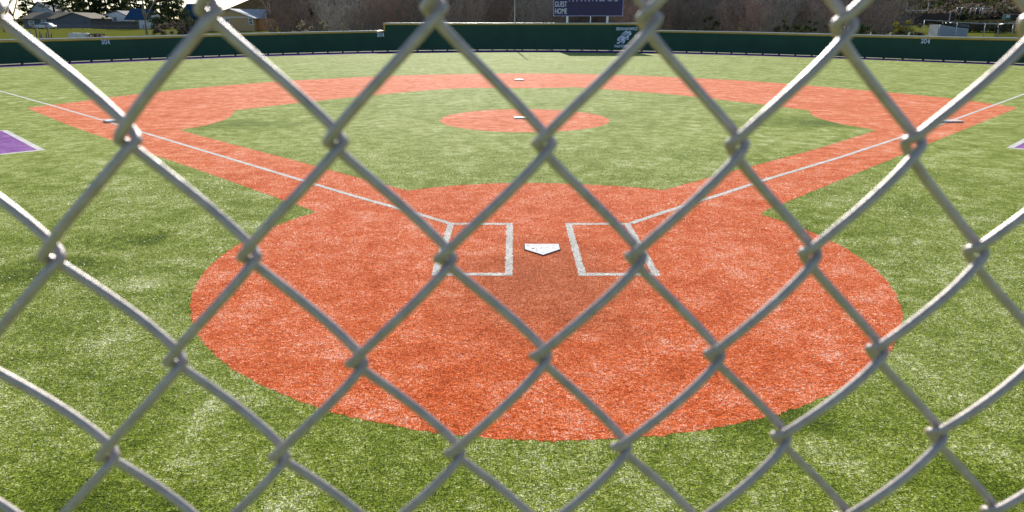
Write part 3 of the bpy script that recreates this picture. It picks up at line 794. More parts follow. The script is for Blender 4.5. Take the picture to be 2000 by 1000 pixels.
rv = random.Random(21)
shrub_protos = []
for k in range(5):
    shrub_protos.append(twig_mesh(random.Random(100+k), 5.0, 4.5, 40, 11, 5, 0.042, 0.35))
def mesh_of(mb_, name, mat):
    me = bpy.data.meshes.new(name); me.from_pydata(mb_.v, [], mb_.f); me.update(); me.materials.append(mat); return me
SH = {}
for k, mbp in enumerate(shrub_protos):
    for mat in ('twig', 'twig_red', 'twig_grey'): SH[(k, mat)] = mesh_of(mbp, 'bare_shrub', M[mat])
def shrub(px, Y, h, wid, k, mat, label):
    x = at(px, 50, Y).x
    o = bpy.data.objects.new('bare_shrub', SH[(k, mat)]); COL.objects.link(o)
    o.location = (x, Y, gz(x, Y)); o.scale = (wid/4.5, wid/4.5, h/5.0); o.rotation_euler = (0, 0, rv.uniform(0, 6.28))
    tag(o, label, 'shrub', 'bare shrubs behind the outfield wall'); return o
SHRUBS = [
 (560, 92, 6.2, 5.0, 0, 'twig_red', 'reddish bare shrub right of the tan gabled house'),
 (618, 96, 6.0, 4.6, 1, 'twig', 'brown bare shrub above the pale brambles, left of the dark wall-step shrub'),
 (668, 90, 6.8, 5.2, 2, 'twig_grey', 'greyish rounded bare shrub halfway between the tan house and the wall step'),
 (716, 86, 6.2, 4.6, 3, 'twig', 'brown bare shrub with fanned branches just left of the wall step'),
 (758, 88, 7.2, 4.8, 4, 'twig_red', 'tall bare shrub with rusty twigs directly above the left wall step'),
 (806, 86, 6.8, 5.0, 0, 'twig', 'brown bare shrub just right of the left wall step'),
 (858, 90, 7.6, 5.4, 1, 'twig_grey', 'grey-brown bare shrub behind the second mesh knot of the top row'),
 (905, 86, 6.8, 4.8, 2, 'twig', 'brown bare shrub speckled with dry leaves, left of the flagpole'),
 (955, 92, 7.6, 5.0, 3, 'twig', 'dense bare shrub immediately left of the flagpole'),
 (1040, 90, 7.0, 5.0, 4, 'twig_grey', 'bare shrub between the flagpole and the scoreboard'),
 (1085, 98, 8.0, 5.0, 0, 'twig', 'bare shrub standing behind the left edge of the scoreboard'),
 (1150, 94, 7.2, 5.0, 1, 'twig', 'bare shrub seen below the scoreboard between its two legs'),
 (1228, 88, 7.2, 5.2, 2, 'twig_red', 'bare shrub right of the scoreboard above the hawk emblem'),
 (1300, 90, 7.2, 5.2, 3, 'twig', 'bare shrub just right of the right wall step'),
 (1350, 86, 6.6, 4.8, 4, 'twig', 'dark bare shrub in the second clump right of the right wall step'),
 (1405, 92, 7.0, 5.2, 0, 'twig_grey', 'lighter grey bare shrub in the middle of the right thicket'),
 (1455, 88, 6.2, 5.0, 1, 'twig_red', 'purplish brown bare shrub left of the low dark bushes'),
 (1508, 92, 6.8, 5.2, 2, 'twig_grey', 'grey fine-twigged bare shrub behind the low dark bushes'),
 (1562, 96, 7.0, 5.0, 3, 'twig', 'bare shrub behind the olive bush on the right side'),
 (1612, 92, 6.4, 5.0, 4, 'twig', 'bare shrub left of the fourth mesh knot of the top row'),
 (1700, 90, 6.6, 4.8, 0, 'twig', 'tall bare shrub right of the fourth mesh knot, left of the yellow bush'),
 (1742, 98, 5.6, 4.4, 1, 'twig', 'bare shrub behind the yellow flowering bush'),
]
for a in SHRUBS: shrub(*a)
# the thicket filling in behind them reads as one brown mass
def merged(name, items, mat):
    m = MB()
    for src, x, y, z, sx, sz, rz in items:
        c, s = math.cos(rz), math.sin(rz); o = len(m.v)
        m.v += [(x+(vx*c-vy*s)*sx, y+(vx*s+vy*c)*sx, z+vz*sz) for vx, vy, vz in src.v]
        m.f += [tuple(i+o for i in f) for f in src.f]
    return tag(m.build(name, mat), kind='stuff')
lite = [twig_mesh(random.Random(300+k), 5.0, 4.5, 26, 8, 4, 0.04, 0.4) for k in range(3)]
items = []
for k in range(42):
    px = 578+k*27+rv.uniform(-8, 8); Y = rv.uniform(104, 128); p = at(px, 50, Y)
    s = rv.uniform(1.1, 1.5); items.append((lite[k % 3], p.x, Y, gz(p.x, Y), s*1.25, s*(1.55 if px > 520 else 1.15), rv.uniform(0, 6.28)))
merged('thicket', items, M['twig_dark'])
# dark undergrowth at the thicket's foot and farther back
cl = []
for k in range(300):
    px = rv.uniform(570, 1745); Y = rv.uniform(112, 148); p = at(px, 50, Y)
    cl.append((p.x, Y, gz(p.x, Y)+rv.uniform(0, 8.5)*(Y-90)/58, rv.uniform(0.9, 1.7)))
tag(leaf_mesh(random.Random(8), cl, 110, 0.22, 0.8).build('far_undergrowth', M['brush']), kind='stuff')
def bush(px, Y, w, h, n, mat, label, name='low_bush', cat='bush', size=0.10, per=70, group=None, stems=True):
    x = at(px, 50, Y).x; t = thing(name, label, cat, (x, Y, gz(x, Y)), rv.uniform(0, 6.28), group)
    rng = random.Random(int(px*7)); cl = []
    for k in range(n):
        a = rng.uniform(0, 6.28); r = math.sqrt(rng.random())*w*0.5; hh = h*(1-(r/(w*0.55))**2)
        cl.append((math.cos(a)*r, math.sin(a)*r, rng.uniform(0.1, 1.0)*max(0.3, hh), rng.uniform(0.22, 0.45)*min(1.2, h*0.45)))
    leaf_mesh(rng, cl, per, size, 0.8).build('foliage', M[mat], t)
    if stems:
        twig_mesh(rng, h*1.0, w*0.9, 14, 5, 2, 0.018, 0.3).build('stem', M['twig'], t)
BR = 'pale bramble mounds along the top of the wall'
bush(588, 78, 4.0, 2.9, 40, 'straw', 'pale bramble mound left of the red-brown shrub, above the low wall', group=BR)
bush(625, 78, 3.8, 3.2, 40, 'straw', 'largest pale bramble mound, halfway between the tan house and the wall step', group=BR)
bush(668, 79, 3.4, 2.9, 34, 'straw', 'pale bramble mound nearest the wall step', group=BR)
bush(700, 80, 3.0, 2.7, 24, 'straw', 'small thin bramble mound just left of the wall step', group=BR)
bush(1030, 76, 3.0, 3.3, 14, 'straw', 'pale leafy bramble just right of the flagpole foot', group=BR)
bush(1066, 76, 3.2, 3.7, 22, 'straw', 'pale leafy bramble by the left leg of the scoreboard', group=BR)
LB = 'dark low bushes on the right behind the wall'
bush(1385, 82, 4.2, 3.8, 30, 'olive', 'dark low bush in the middle of the right thicket', group=LB)
bush(1530, 82, 4.6, 3.7, 30, 'olive', 'olive green bush with pale tips at the right thicket', group=LB)
bush(1575, 80, 5.0, 3.6, 36, 'needle', 'dark green low bush left of the fourth mesh knot', group=LB)
bush(1625, 80, 4.0, 3.2, 26, 'olive', 'low olive bush hidden partly behind the fourth mesh knot', group=LB)
bush(1690, 82, 3.6, 2.8, 24, 'needle', 'dark low bush right of the fourth mesh knot', group=LB)
bush(1755, 80, 3.4, 2.4, 22, 'olive', 'rounded dark mound below the yellow flowering bush', group=LB)
bush(1795, 84, 3.6, 2.6, 22, 'brush', 'brown dead bush right of the yellow flowering bush', group=LB)
bush(1763, 92, 3.4, 3.7, 30, 'gorse', 'bright yellow-green flowering bush in front of the long dark wall', name='flowering_bush')
BB = 'brown brush in front of the tan house'
for px, h, lab in ((455, 1.7, 'brown brush mound below the left window of the tan house'), (492, 1.8, 'brown brush mound below the right window of the tan house'), (528, 1.9, 'brown brush mound at the right corner of the tan house'), (556, 2.2, 'brown brush mound right of the tan house, beside the brambles')):
    bush(px, 84, 3.6, h, 26, 'brush', lab, group=BB, name='brush_mound', size=0.08)

def bare_tree(px, Y, h, spread, mat, label, forks=3, seed=1, r=0.18):
    x = at(px, 50, Y).x; t = thing('bare_tree', label, 'tree', (x, Y, gz(x, Y)))
    rng = random.Random(seed); tr = MB(); cr = MB(); tips = []
    def limb(p, d, L, rr, lvl):
        pts = [p.copy()]; d = d.normalized(); n = 5
        for i in range(n):
            d = (d+Vector((rng.gauss(0, 0.13), rng.gauss(0, 0.13), rng.gauss(0, 0.06)+0.03))).normalized(); pts.append(pts[-1]+d*L/n)
        (tr if lvl < 2 else cr).tube(pts, [rr*(1-0.55*i/n) for i in range(n+1)], 7 if lvl < 2 else 3, False)
        if lvl >= 5: return
        kids = {0: forks, 1: 4, 2: 5, 3: 4, 4: 4}[lvl]
        for c in range(kids):
            tt = 1.0 if (lvl == 0) else rng.uniform(0.35, 1.0); i = min(int(tt*n), n-1); q = pts[i].lerp(pts[i+1], tt*n-i)
            a = rng.uniform(0, 6.28) if lvl else 6.28*c/kids+0.4
            nd = d*(1.1 if lvl else 1.3)+Vector((math.cos(a), math.sin(a), 0.25))*spread
            limb(q, nd, L*rng.uniform(0.5, 0.8) if lvl else h*0.38, rr*(0.62 if lvl == 0 else 0.42), lvl+1)
    limb(Vector((0, 0, 0)), Vector((rng.uniform(-.1, .1), 0, 1)), h*0.25, r, 0)
    tr.build('trunk', M[mat], t, smooth=True); cr.build('crown', M[mat], t)
bare_tree(284, 118, 11, 0.55, 'bark_pale', 'pale grey forked bare tree standing alone on the green meadow', 3, 4, 0.24)
bare_tree(33, 135, 11, 0.7, 'twig', 'dark brown bare tree at the far left beside the slate-blue house', 4, 9, 0.22)
bare_tree(6, 120, 10, 0.7, 'bark', 'dark bare tree at the left picture edge, left of the long low house', 4, 19, 0.2)
bare_tree(600, 100, 9.5, 0.6, 'twig_red', 'reddish bare tree rising above the brambles between house and wall step', 3, 12, 0.17)
bare_tree(745, 102, 10, 0.6, 'twig', 'taller bare tree behind the wall step', 4, 14, 0.17)
bare_tree(485, 165, 14, 0.65, 'twig', 'bare tree rising behind the roof of the tan house', 4, 15, 0.2)
bare_tree(532, 150, 13, 0.65, 'twig_red', 'bare tree immediately right of the tan house roof', 4, 16, 0.2)
bare_tree(1715, 100, 9, 0.5, 'bark_pale', 'slender pale bare tree at the right end of the thicket', 3, 17, 0.11)
for k_, (px, sd_) in enumerate(((1010, 31), (1125, 32), (1330, 33), (1445, 34), (880, 35), (680, 36), (1260, 37))):
    bare_tree(px, 112+3*(k_ % 3), 11, 0.6, 'twig' if k_ % 2 else 'twig_grey', ['bare tree behind the flagpole', 'bare tree rising behind the middle of the scoreboard', 'bare tree in the thicket right of the right wall step', 'bare tree above the purplish shrub on the right', 'bare tree behind the grey-brown shrub left of the flagpole', 'bare tree behind the grey rounded shrub near the left wall step', 'bare tree behind the third mesh knot, right of the scoreboard'][k_], 4, sd_, 0.16)

def conifer(px, Y, h, w, label, seed, mat='needle', z0=0.12, per=42, name='conifer', airy=1.0):
    x = at(px, 50, Y).x; t = thing(name, label, 'tree', (x, Y, gz(x, Y)))
    rng = random.Random(seed); m = MB(); m.tube([(0, 0, 0), (rng.uniform(-.2, .2), 0, h*0.5), (0, 0, h*0.98)], [0.022*h, 0.014*h, 0.01], 7); m.build('trunk', M['bark'], t, smooth=True)
    cl = []; br = MB(); tiers = int(h*2.2)
    for k in range(tiers):
        f = k/tiers; z = h*(z0+(1-z0)*f); L = w*0.5*(1-f)**0.75*rng.uniform(0.75, 1.15)+0.15
        for b in range(rng.randint(3, 5)):
            a = rng.uniform(0, 6.28); tip = Vector((math.cos(a)*L, math.sin(a)*L, z-L*0.18+rng.uniform(-.2, .3)))
            br.tube([(0, 0, z), tip], [0.05, 0.015], 3, False)
            for s in (0.45, 0.75, 1.0):
                if rng.random() < airy: cl.append((tip.x*s, tip.y*s, z+(tip.z-z)*s, 0.28*L*0.45+0.25))
    br.build('branch', M['bark'], t); leaf_mesh(rng, cl, per, 0.16, 0.6).build('crown', M[mat], t)
conifer(112, 205, 17, 6.0, 'tall open pine with a bare trunk behind the slate-blue garage', 1, z0=0.35, airy=0.7, name='pine_tree')
conifer(148, 198, 16, 7.0, 'dark pine behind the right slope of the slate-blue garage', 2, z0=0.3, airy=0.8, name='pine_tree')
conifer(182, 190, 15, 8.5, 'broad dark conifer between the garage and the white gabled house', 3)
conifer(214, 194, 16, 9.0, 'tallest dark conifer above the white gabled house', 4)
conifer(240, 198, 15, 7.5, 'dark conifer just left of the blue metal roof', 5)
conifer(318, 165, 12, 7.0, 'dark conifer right of the pale forked tree', 6, z0=0.05)
conifer(342, 160, 13, 8.0, 'largest dark conifer left of the dark blue roof', 7, z0=0.05)
conifer(262, 215, 15, 7, 'distant conifer rising behind the blue metal roof', 8)
conifer(292, 220, 15, 7, 'distant conifer behind the pale forked tree', 9, airy=0.8)
conifer(618, 105, 7.5, 7.0, 'dark evergreen in the brown thicket left of the grey rounded shrub', 10, z0=0.0, name='evergreen_tree')
conifer(60, 215, 14, 7, 'distant conifer behind the long low house', 13, airy=0.6)
bush(336, 120, 6.5, 3.2, 34, 'brush', 'brown hedge-like bush at the foot of the large conifer', name='hedge_bush', size=0.11, per=150)
bush(376, 124, 5.0, 3.0, 30, 'olive', 'olive bush behind the black parked car', name='hedge_bush', size=0.11, per=150)
bush(205, 176, 5.0, 3.4, 26, 'needle', 'dark green bush before the white gabled house', name='hedge_bush', size=0.11, per=150)

# hillside scrub far away on the right: one mass
cl = []
for k in range(1500):
    px = rv.uniform(1680, 2120); Y = rv.uniform(156, 330); p = at(px, 50, Y)
    cl.append((p.x, Y, terrain(p.x, Y)+rv.uniform(-0.3, 1.6), rv.uniform(1.0, 2.6)))
tag(leaf_mesh(random.Random(18), cl[:800], 60, 0.42, 0.7).build('hillside_scrub', M['olive']), kind='stuff')
tag(leaf_mesh(random.Random(19), cl[800:], 70, 0.40, 0.7).build('hillside_brush', M['brush']), kind='stuff')

x = at(1960, 50, 122).x; hd = thing('scrub_hedge', 'dark scrubby hedge running behind the batting cage and container', 'hedge', (x, 122, gz(x, 122)))
rng = random.Random(44); cl = [(rng.uniform(-13, 15), rng.uniform(-1.5, 1.5), rng.uniform(0.1, 1.6), rng.uniform(0.4, 0.8)) for k in range(150)]
leaf_mesh(rng, cl, 70, 0.16, 0.7).build('foliage', M['olive'], hd); twig_mesh(rng, 1.8, 26, 40, 6, 2, 0.025, 0.3).build('stem', M['twig'], hd)

# ------------------------------------------------------------------ houses
def house(label, px0, px1, py_eave, py_base, py_ridge, Y, depth, wall, roof, gable_front=True, ridge_px=None, over=0.4, name='house'):
    a, b = at(px0, py_base, Y), at(px1, py_base, Y); w = b.x-a.x; cx = (a.x+b.x)/2
    z0 = gz(cx, Y)-0.3; ze = at(px0, py_eave, Y).z-z0; zr = at(px0, py_ridge, Y).z-z0
    t = thing(name, label, 'house', (cx, Y, z0)); m = MB(); h2 = w/2
    rx = ((at(ridge_px, 50, Y).x-cx) if ridge_px else 0.0)
    if gable_front:
        poly = [(-h2, 0), (h2, 0), (h2, ze), (rx, zr), (-h2, ze)]
        n = 5; vs = [(x, y, z) for y in (0, depth) for x, z in poly]
        m.add(vs, [(0, 1, 2, 3, 4), (9, 8, 7, 6, 5)]+[(i, i+5, (i+1) % 5+5, (i+1) % 5) for i in (0, 1, 4)])
        m.build('wall', wall, t)
        r = MB(); th = 0.18
        for s in (-1, 1):
            ex = s*(h2+over); ez = ze-(zr-ze)/(h2)*over*0.9
            vs = [(rx, -over, zr+0.02), (ex, -over, ez), (ex, depth+over, ez), (rx, depth+over, zr+0.02)]
            vs += [(x, y, z+th) for x, y, z in vs]
            r.add(vs, [(0, 1, 2, 3), (7, 6, 5, 4), (0, 4, 5, 1), (1, 5, 6, 2), (2, 6, 7, 3), (3, 7, 4, 0)])
        r.build('roof', roof, t)
    else:
        poly = [(0, 0), (depth, 0), (depth, ze), (depth/2, zr), (0, ze)]
        vs = [(x, y, z) for x in (-h2, h2) for y, z in poly]
        m.add(vs, [(4, 3, 2, 1, 0), (5, 6, 7, 8, 9)]+[(i, (i+1) % 5, (i+1) % 5+5, i+5) for i in (0, 1, 4)])
        m.build('wall', wall, t)
        r = MB(); th = 0.18; d2 = depth/2
        for s in (-1, 1):
            ey = d2+s*(d2+over); ez = ze-(zr-ze)/d2*over*0.9
            vs = [(-h2-over, d2, zr+0.02), (-h2-over, ey, ez), (h2+over, ey, ez), (h2+over, d2, zr+0.02)]
            vs += [(x, y, z+th) for x, y, z in vs]
            r.add(vs, [(0, 1, 2, 3), (7, 6, 5, 4), (0, 4, 5, 1), (1, 5, 6, 2), (2, 6, 7, 3), (3, 7, 4, 0)])
        r.build('roof', roof, t)
    return t, cx, z0
def window(t, cx, z0, px, py, wpx, hpx, Y, y=-0.05):
    p = at(px, py, Y); s = (Y-CAM[1])/F; x, z = p.x-cx, p.z-z0; w, h = wpx*s/2, hpx*s/2
    m = MB(); f = 0.12
    m.box(x-w-f, y-0.03, z-h-f, x+w+f, 0.0, z-h); m.box(x-w-f, y-0.03, z+h, x+w+f, 0.0, z+h+f); m.box(x-w-f, y-0.03, z-h, x-w, 0.0, z+h); m.box(x+w, y-0.03, z-h, x+w+f, 0.0, z+h)
    m.box(x-w, y-0.02, z-0.04, x+w, 0.0, z+0.04)
    fr = m.build('window', M['trim'], t); g = MB(); g.box(x-w+0.005, y+0.01, z-h+0.005, x+w-0.005, y+0.03, z+h-0.005); g.build('pane', M['glass'], fr)
# tan gabled house
t, cx, z0 = house('tan board-sided gabled house with pale grey roof above the low wall', 398, 497, 36.0, 56, 18.5, 140, 9, M['tan_wall'], M['grey_roof'], True, 465 if False else 452)
window(t, cx, z0, 444, 42.5, 7, 10, 140); window(t, cx, z0, 490, 42, 6, 10, 140)
p = at(450, 33.5, 140); s = (140-CAM[1])/F
m = MB(); m.box(-44*s, -0.06, p.z-z0-0.1, 44*s, -0.005, p.z-z0+0.1); m.build('trim_board', M['trim'], t)
m = MB(); q0 = at(497, 50, 140).x-cx; q1 = at(514, 50, 140).x-cx; ze = at(497, 36, 140).z-z0
m.box(q0, 2.0, 0, q1, 8.5, ze); m.build('side_wing', M['orange_wall'], t)
m = MB(); zr = at(497, 18.5, 140).z-z0; xa = at(452, 50, 140).x-cx
vs = [(xa, 5.2, zr), (at(506, 50, 140).x-cx, 5.2, zr), (at(519, 50, 140).x-cx, 1.4, ze-0.05), (q0-0.3, 1.4, ze-0.05)]; vs += [(x, y, z+0.16) for x, y, z in vs]
vs2 = [(xa, 5.2, zr), (at(506, 50, 140).x-cx, 5.2, zr), (at(519, 50, 140).x-cx, 9.0, ze-0.05), (q0-0.3, 9.0, ze-0.05)]; vs2 += [(x, y, z+0.16) for x, y, z in vs2]
for V in (vs, vs2): m.add(V, [(0, 1, 2, 3), (7, 6, 5, 4), (0, 4, 5, 1), (1, 5, 6, 2), (2, 6, 7, 3), (3, 7, 4, 0)])
m.build('roof', M['grey_roof'], t)
# slate-blue house: long low range and gabled garage
t, cx, z0 = house('slate-blue gabled garage with grey-tan roof edge facing the meadow', 116, 181, 36.5, 55, 25.5, 172, 9, M['slate_wall'], M['tan_roof'], True, name='garage')
m = MB(); s = (172-CAM[1])/F; m.box(-20*s, -0.06, 0.3, 20*s, -0.01, 2.4); m.build('garage_door', M['slate_wall'], t)
t, cx, z0 = house('long low slate-blue house with a grey-tan roof left of the garage', 48, 166, 37, 55, 25.0, 182, 10, M['slate_wall'], M['tan_roof'], False)
window(t, cx, z0, 62, 46, 8, 8, 182); window(t, cx, z0, 86, 44, 8, 8, 182)
t, cx, z0 = house('tall pale blue house with a dark roof behind the long low house', 62, 113, 24, 55, 4, 215, 9, M['pale_blue_wall'], M['dark_roof'], True, 84)
window(t, cx, z0, 84, 17, 6, 7, 215)
t, cx, z0 = house('white gabled house behind the dark board fence', 202, 249, 30, 56, 22, 188, 8, M['white_wall'], M['dark_roof'], True, 234)
window(t, cx, z0, 225, 37, 6, 6, 188)
t, cx, z0 = house('white house with a bright blue metal roof left of the pale forked tree', 250, 292, 37, 56, 17.5, 178, 8, M['white_wall'], M['blue_roof'], False)
window(t, cx, z0, 268, 42, 7, 6, 178)
t, cx, z0 = house('dark house with a dark blue roof behind the black car', 358, 410, 32.5, 56, 8, 165, 9, M['slate_wall'], M['blue_roof'], False)
window(t, cx, z0, 372, 40, 7, 7, 165)

# dark board fence
f = thing('board_fence', 'dark weathered board fence running between the garage and the blue-roofed house', 'fence', (at(224, 50, 168).x, 168, 0))
gz0 = gz(f.location.x, 168); m = MB(); s = (168-CAM[1])/F; rf_ = random.Random(4)
x = -44*s
while x < 44*s:
    m.box(x, 0, gz0, x+0.22, 0.03, at(224, 41.5, 168).z+rf_.uniform(-0.04, 0.04)); x += 0.235
m.build('boards', M['fence_wood'], f)
m = MB()
for zz in (gz0+0.4, gz0+1.5): m.box(-44*s, 0.032, zz, 44*s, 0.1, zz+0.1)
m.build('rail', M['fence_wood'], f)
# meadow wire fence
wf = thing('wire_fence', 'thin wire fence on leaning wooden posts along the back of the meadow', 'fence', (0, 0, 0))
pts = []
for px in range(40, 400, 24):
    p = at(px, 50, 140+0.03*abs(px-200)); z = gz(p.x, p.y); pts.append((p.x, p.y, z))
    m = MB(); m.tube([(p.x, p.y, z-0.1), (p.x+rv.uniform(-.06, .06), p.y, z+1.15)], 0.065, 6); m.build('post', M['old_wood'], wf)
m = MB()
for hgt in (0.5, 0.8, 1.05): m.tube([(x, y, z+hgt) for x, y, z in pts], 0.012, 4, False)
m.build('wire', M['rail'], wf)
# old fence posts standing by themselves
OP = [(59, 62.5, 0.1), (65, 60, -0.12), (72.5, 50, 0.02), (77, 61.5, 0.15), (83, 66, 0.0), (90, 63, 0.1), (96, 48, 0.02), (98.5, 63.5, 0.2)]
WORDS = ['stubby old grey post, leftmost of the cluster near the low wall', 'leaning old grey post, second in the cluster', 'tall thin old post in the middle of the cluster', 'old post leaning right beside the tall thin one', 'short thin stake in the cluster of old posts', 'stubby post left of the tallest cluster post', 'tallest dark post near the right end of the cluster', 'leaning post at the right end of the cluster']
for (px, pyt, lean), lab in zip(OP, WORDS):
    Y = 84.0; b = at(px, 75, Y); z = gz(b.x, Y); top = at(px, pyt, Y).z-z
    m = MB(); L = []
    for i in range(5): L.append((lean*top*i/4+rv.uniform(-.01, .01), 0, top*i/4))
    m.tube(L, [0.085, 0.08, 0.085, 0.075, 0.06], 7); o = m.build('fence_post', M['old_wood'], None, smooth=False, loc=(b.x, Y, z)); tag(o, lab, 'post', 'old posts on the meadow')
m = MB(); a, b = at(54, 45, 84), at(66, 54, 84); m.tube([(0, 0, 0), b-a], 0.05, 6)
tag(m.build('loose_rail', M['old_wood'], None, loc=tuple(a)), 'broken grey rail slanting above the cluster of old posts', 'rail')
# pale block and rusty log pile
def rounded_box(name, px, pyb, pyt, wpx, Y, mat, label, cat):
    s = (Y-CAM[1])/F; c = at(px, pyb, Y); h = (pyb-pyt)*s
    bm = bmesh.new(); bmesh.ops.create_cube(bm, size=1.0); bmesh.ops.scale(bm, vec=(wpx*s, 1.2, h), verts=bm.verts)
    bmesh.ops.bevel(bm, geom=bm.edges[:], offset=0.10, segments=3, affect='EDGES'); bmesh.ops.subdivide_edges(bm, edges=bm.edges[:], cuts=2, use_grid_fill=True)
    rr = random.Random(3)
    for v in bm.verts: v.co += Vector((rr.gauss(0, 0.02), rr.gauss(0, 0.02), rr.gauss(0, 0.02)))
    me = bpy.data.meshes.new(name); bm.to_mesh(me); bm.free(); me.materials.append(mat)
    o = bpy.data.objects.new(name, me); COL.objects.link(o); o.location = (c.x, Y, c.z+h/2); tag(o, label, cat)
rounded_box('wrapped_bale', 156, 75, 65.5, 32, 84, M['bale'], 'pale wrapped bale lying on the meadow above the left 204', 'bale')
lp = thing('log_pile', 'rusty brown log pile beside the pale bale', 'log pile', (at(193, 75, 84).x, 84, at(193, 75, 84).z))
rr = random.Random(6); m = MB(); s = (84-CAM[1])/F
for k in range(26):
    x = rr.uniform(-16, 16)*s; z = rr.uniform(0.05, 0.5)*(1-abs(x)/(22*s)); m.tube([(x, -0.5, z), (x+rr.uniform(-.2, .2), 0.6, z+rr.uniform(-.05, .05))], rr.uniform(0.06, 0.12), 7)
m.build('logs', M['rust'], lp)
m = MB(); m.tube([(-16*s, -0.2, 0.46), (0, -0.25, 0.55), (14*s, -0.2, 0.47)], 0.08, 8); m.build('top_log', M['old_wood'], lp)

# ------------------------------------------------------------------ parked cars
def car(px, Y, rz, paint, label, name):
    x = at(px, 50, Y).x; t = thing(name, label, 'car', (x, Y, gz(x, Y)+0.05), rz, 'cars parked beyond the meadow')
    prof = [(-2.2, 0.35), (-2.2, 0.72), (-2.05, 0.88), (-1.75, 0.95), (-1.25, 1.38), (-0.4, 1.47), (0.35, 1.42), (1.0, 0.98), (1.85, 0.86), (2.15, 0.68), (2.2, 0.35)]
    m = MB(); n = len(prof); ws = [0.8 if z < 1.1 else 0.62 for x_, z in prof]
    vs = [(x_, -w_, z) for (x_, z), w_ in zip(prof, ws)]+[(x_, w_, z) for (x_, z), w_ in zip(prof, ws)]
    m.add(vs, [tuple(range(n)), tuple(range(n, 2*n))[::-1]]+[(i, i+n, (i+1) % n+n, (i+1) % n) for i in range(n)]); m.build('body', paint, t, bevel=0.05)
    for s in (-1, 1):
        g = MB(); g.add([(-1.4, s*0.83, 0.98), (0.85, s*0.83, 0.98), (0.28, s*0.67, 1.38), (-0.4, s*0.665, 1.42), (-1.15, s*0.67, 1.34)], [(0, 1, 2, 3, 4) if s < 0 else (4, 3, 2, 1, 0)]); g.build('side_window', M['glass'], t)
        for xx in (-1.35, 1.35):
            wv = MB(); wv.tube([(xx, s*0.66, 0.3), (xx, s*0.86, 0.3)], 0.32, 16); w_ = wv.build('wheel', M['tyre'], t); h_ = MB(); h_.tube([(xx, s*0.862, 0.3), (xx, s*0.875, 0.3)], 0.2, 12); h_.build('rim', M['rail'], w_)
    g = MB(); g.add([(0.42, -0.58, 1.405), (0.42, 0.58, 1.405), (0.98, 0.72, 1.02), (0.98, -0.72, 1.02)], [(0, 3, 2, 1)]); g.build('windscreen', M['glass'], t)
    for s in (-1, 1):
        g = MB(); g.box(2.12, s*0.6-0.15, 0.6, 2.19, s*0.6+0.15, 0.72); g.build('headlight', M['headlight'], t)
car(88, 158, R(180), M['car_white'], 'white car parked in front of the long low house', 'parked_car')
car(372, 128, R(-25), M['car_black'], 'black car with bright reflections parked left of the tan house', 'parked_car')

# ------------------------------------------------------------------ right background: batting cage, container, poles
YC = 88.0
bc = thing('batting_cage', 'pipe-framed batting cage with sagging black netting at the right', 'batting cage', (at(1880, 70, YC).x, YC, 0)); ox = bc.location.x
def ptc(px, py, dy=0.0): p = at(px, py, YC+dy); return Vector((p.x-ox, p.y-YC, p.z))
for (pxt, pyt, pxb, dy) in ((1806, 39, 1802, 0), (1837, 45, 1834, 5), (1870, 44, 1866, 0), (1925, 46, 1920, 0), (1951.5, 47, 1948.5, 3.5), (1979, 49, 1975, 0)):
    m = MB(); a = ptc(pxt, pyt, dy); b = ptc(pxb, 74, dy); b.z = gz(b.x+ox, YC+dy)-0; m.tube([b, a], 0.045 if pxt != 1951.5 else 0.09, 8); m.build('post', M['rail'], bc, smooth=True)
m = MB()
for A, B in (((1806, 39, 0), (1870, 43.5, 0)), ((1806, 39, 0), (1837, 45.5, 5)), ((1837, 45.5, 5), (1870, 43.5, 0)), ((1870, 43.5, 0), (1925, 45.5, 0)), ((1925, 45.5, 0), (1951.5, 47.5, 3.5)), ((1925, 45.5, 0), (2050, 46, 0)), ((1951.5, 47.5, 3.5), (1979, 44.5, 0)), ((1837, 45.5, 5), (1951.5, 47.5, 3.5))):
    m.tube([ptc(*A), ptc(*B)], 0.045, 6)
m.build('top_rail', M['rail'], bc, smooth=True)
m = MB(); nx, ny = 60, 8                        # sagging net as thin crossing cords
def netp(u, v):
    px = 1808+(2030-1808)*u; sag = 14*math.sin(math.pi*min(1, u*1.02))**0.8*(0.35+0.65*math.sin(math.pi*v))
    return ptc(px, 40+5*u+sag, 5*v)
for i in range(nx+1): m.tube([netp(i/nx, j/ny) for j in range(ny+1)], 0.028, 3, False)
for j in range(0, ny*2+1): m.tube([netp(i/nx, j/ny/2) for i in range(nx+1)], 0.030, 3, False)
for i in range(90):                              # hanging side net
    u = 0.62+0.38*i/90; a = netp(u, 0); b = a.copy(); b.z = 0.6; m.tube([a, b], 0.013, 3, False)
m.build('net', M['net'], bc)
ct = thing('storage_container', 'pale blue-grey storage container behind the batting cage', 'container', (at(1862, 60, 108).x, 108, 0)); s = (108-CAM[1])/F
zc0 = gz(ct.location.x, 108); zc1 = at(1852, 48, 108).z; m = MB(); n = 40; L = 28*s
for k in range(n):
    x0, x1 = -L+2*L*k/n, -L+2*L*(k+1)/n; d = 0.04 if k % 2 else 0.0; m.box(x0, d, zc0+0.1, x1, 0.4, zc1)
m.box(-L, 0.4, zc0+0.1, L, 2.6, zc1); m.build('body', M['container'], ct)
m = MB(); m.box(-L-0.06, 0.02, zc0+0.05, -L-0.004, 2.58, zc1-0.02); m.build('end_door', M['white_wall'], ct)
lw = thing('long_screen_wall', 'long dark brown board wall at the foot of the hillside', 'wall', (at(1805, 50, 150).x, 150, 0)); s = (150-CAM[1])/F
m = MB(); za = gz(lw.location.x, 150); m.box(-46*s, 0, za-1, 43*s, 0.3, at(1805, 26, 150).z); m.build('boards', M['brown_wall'], lw)
m = MB(); m.box(45*s, 0, za-1, 57*s, 0.3, at(1805, 30.5, 150).z); m.build('end_panel', M['brown_wall'], lw)
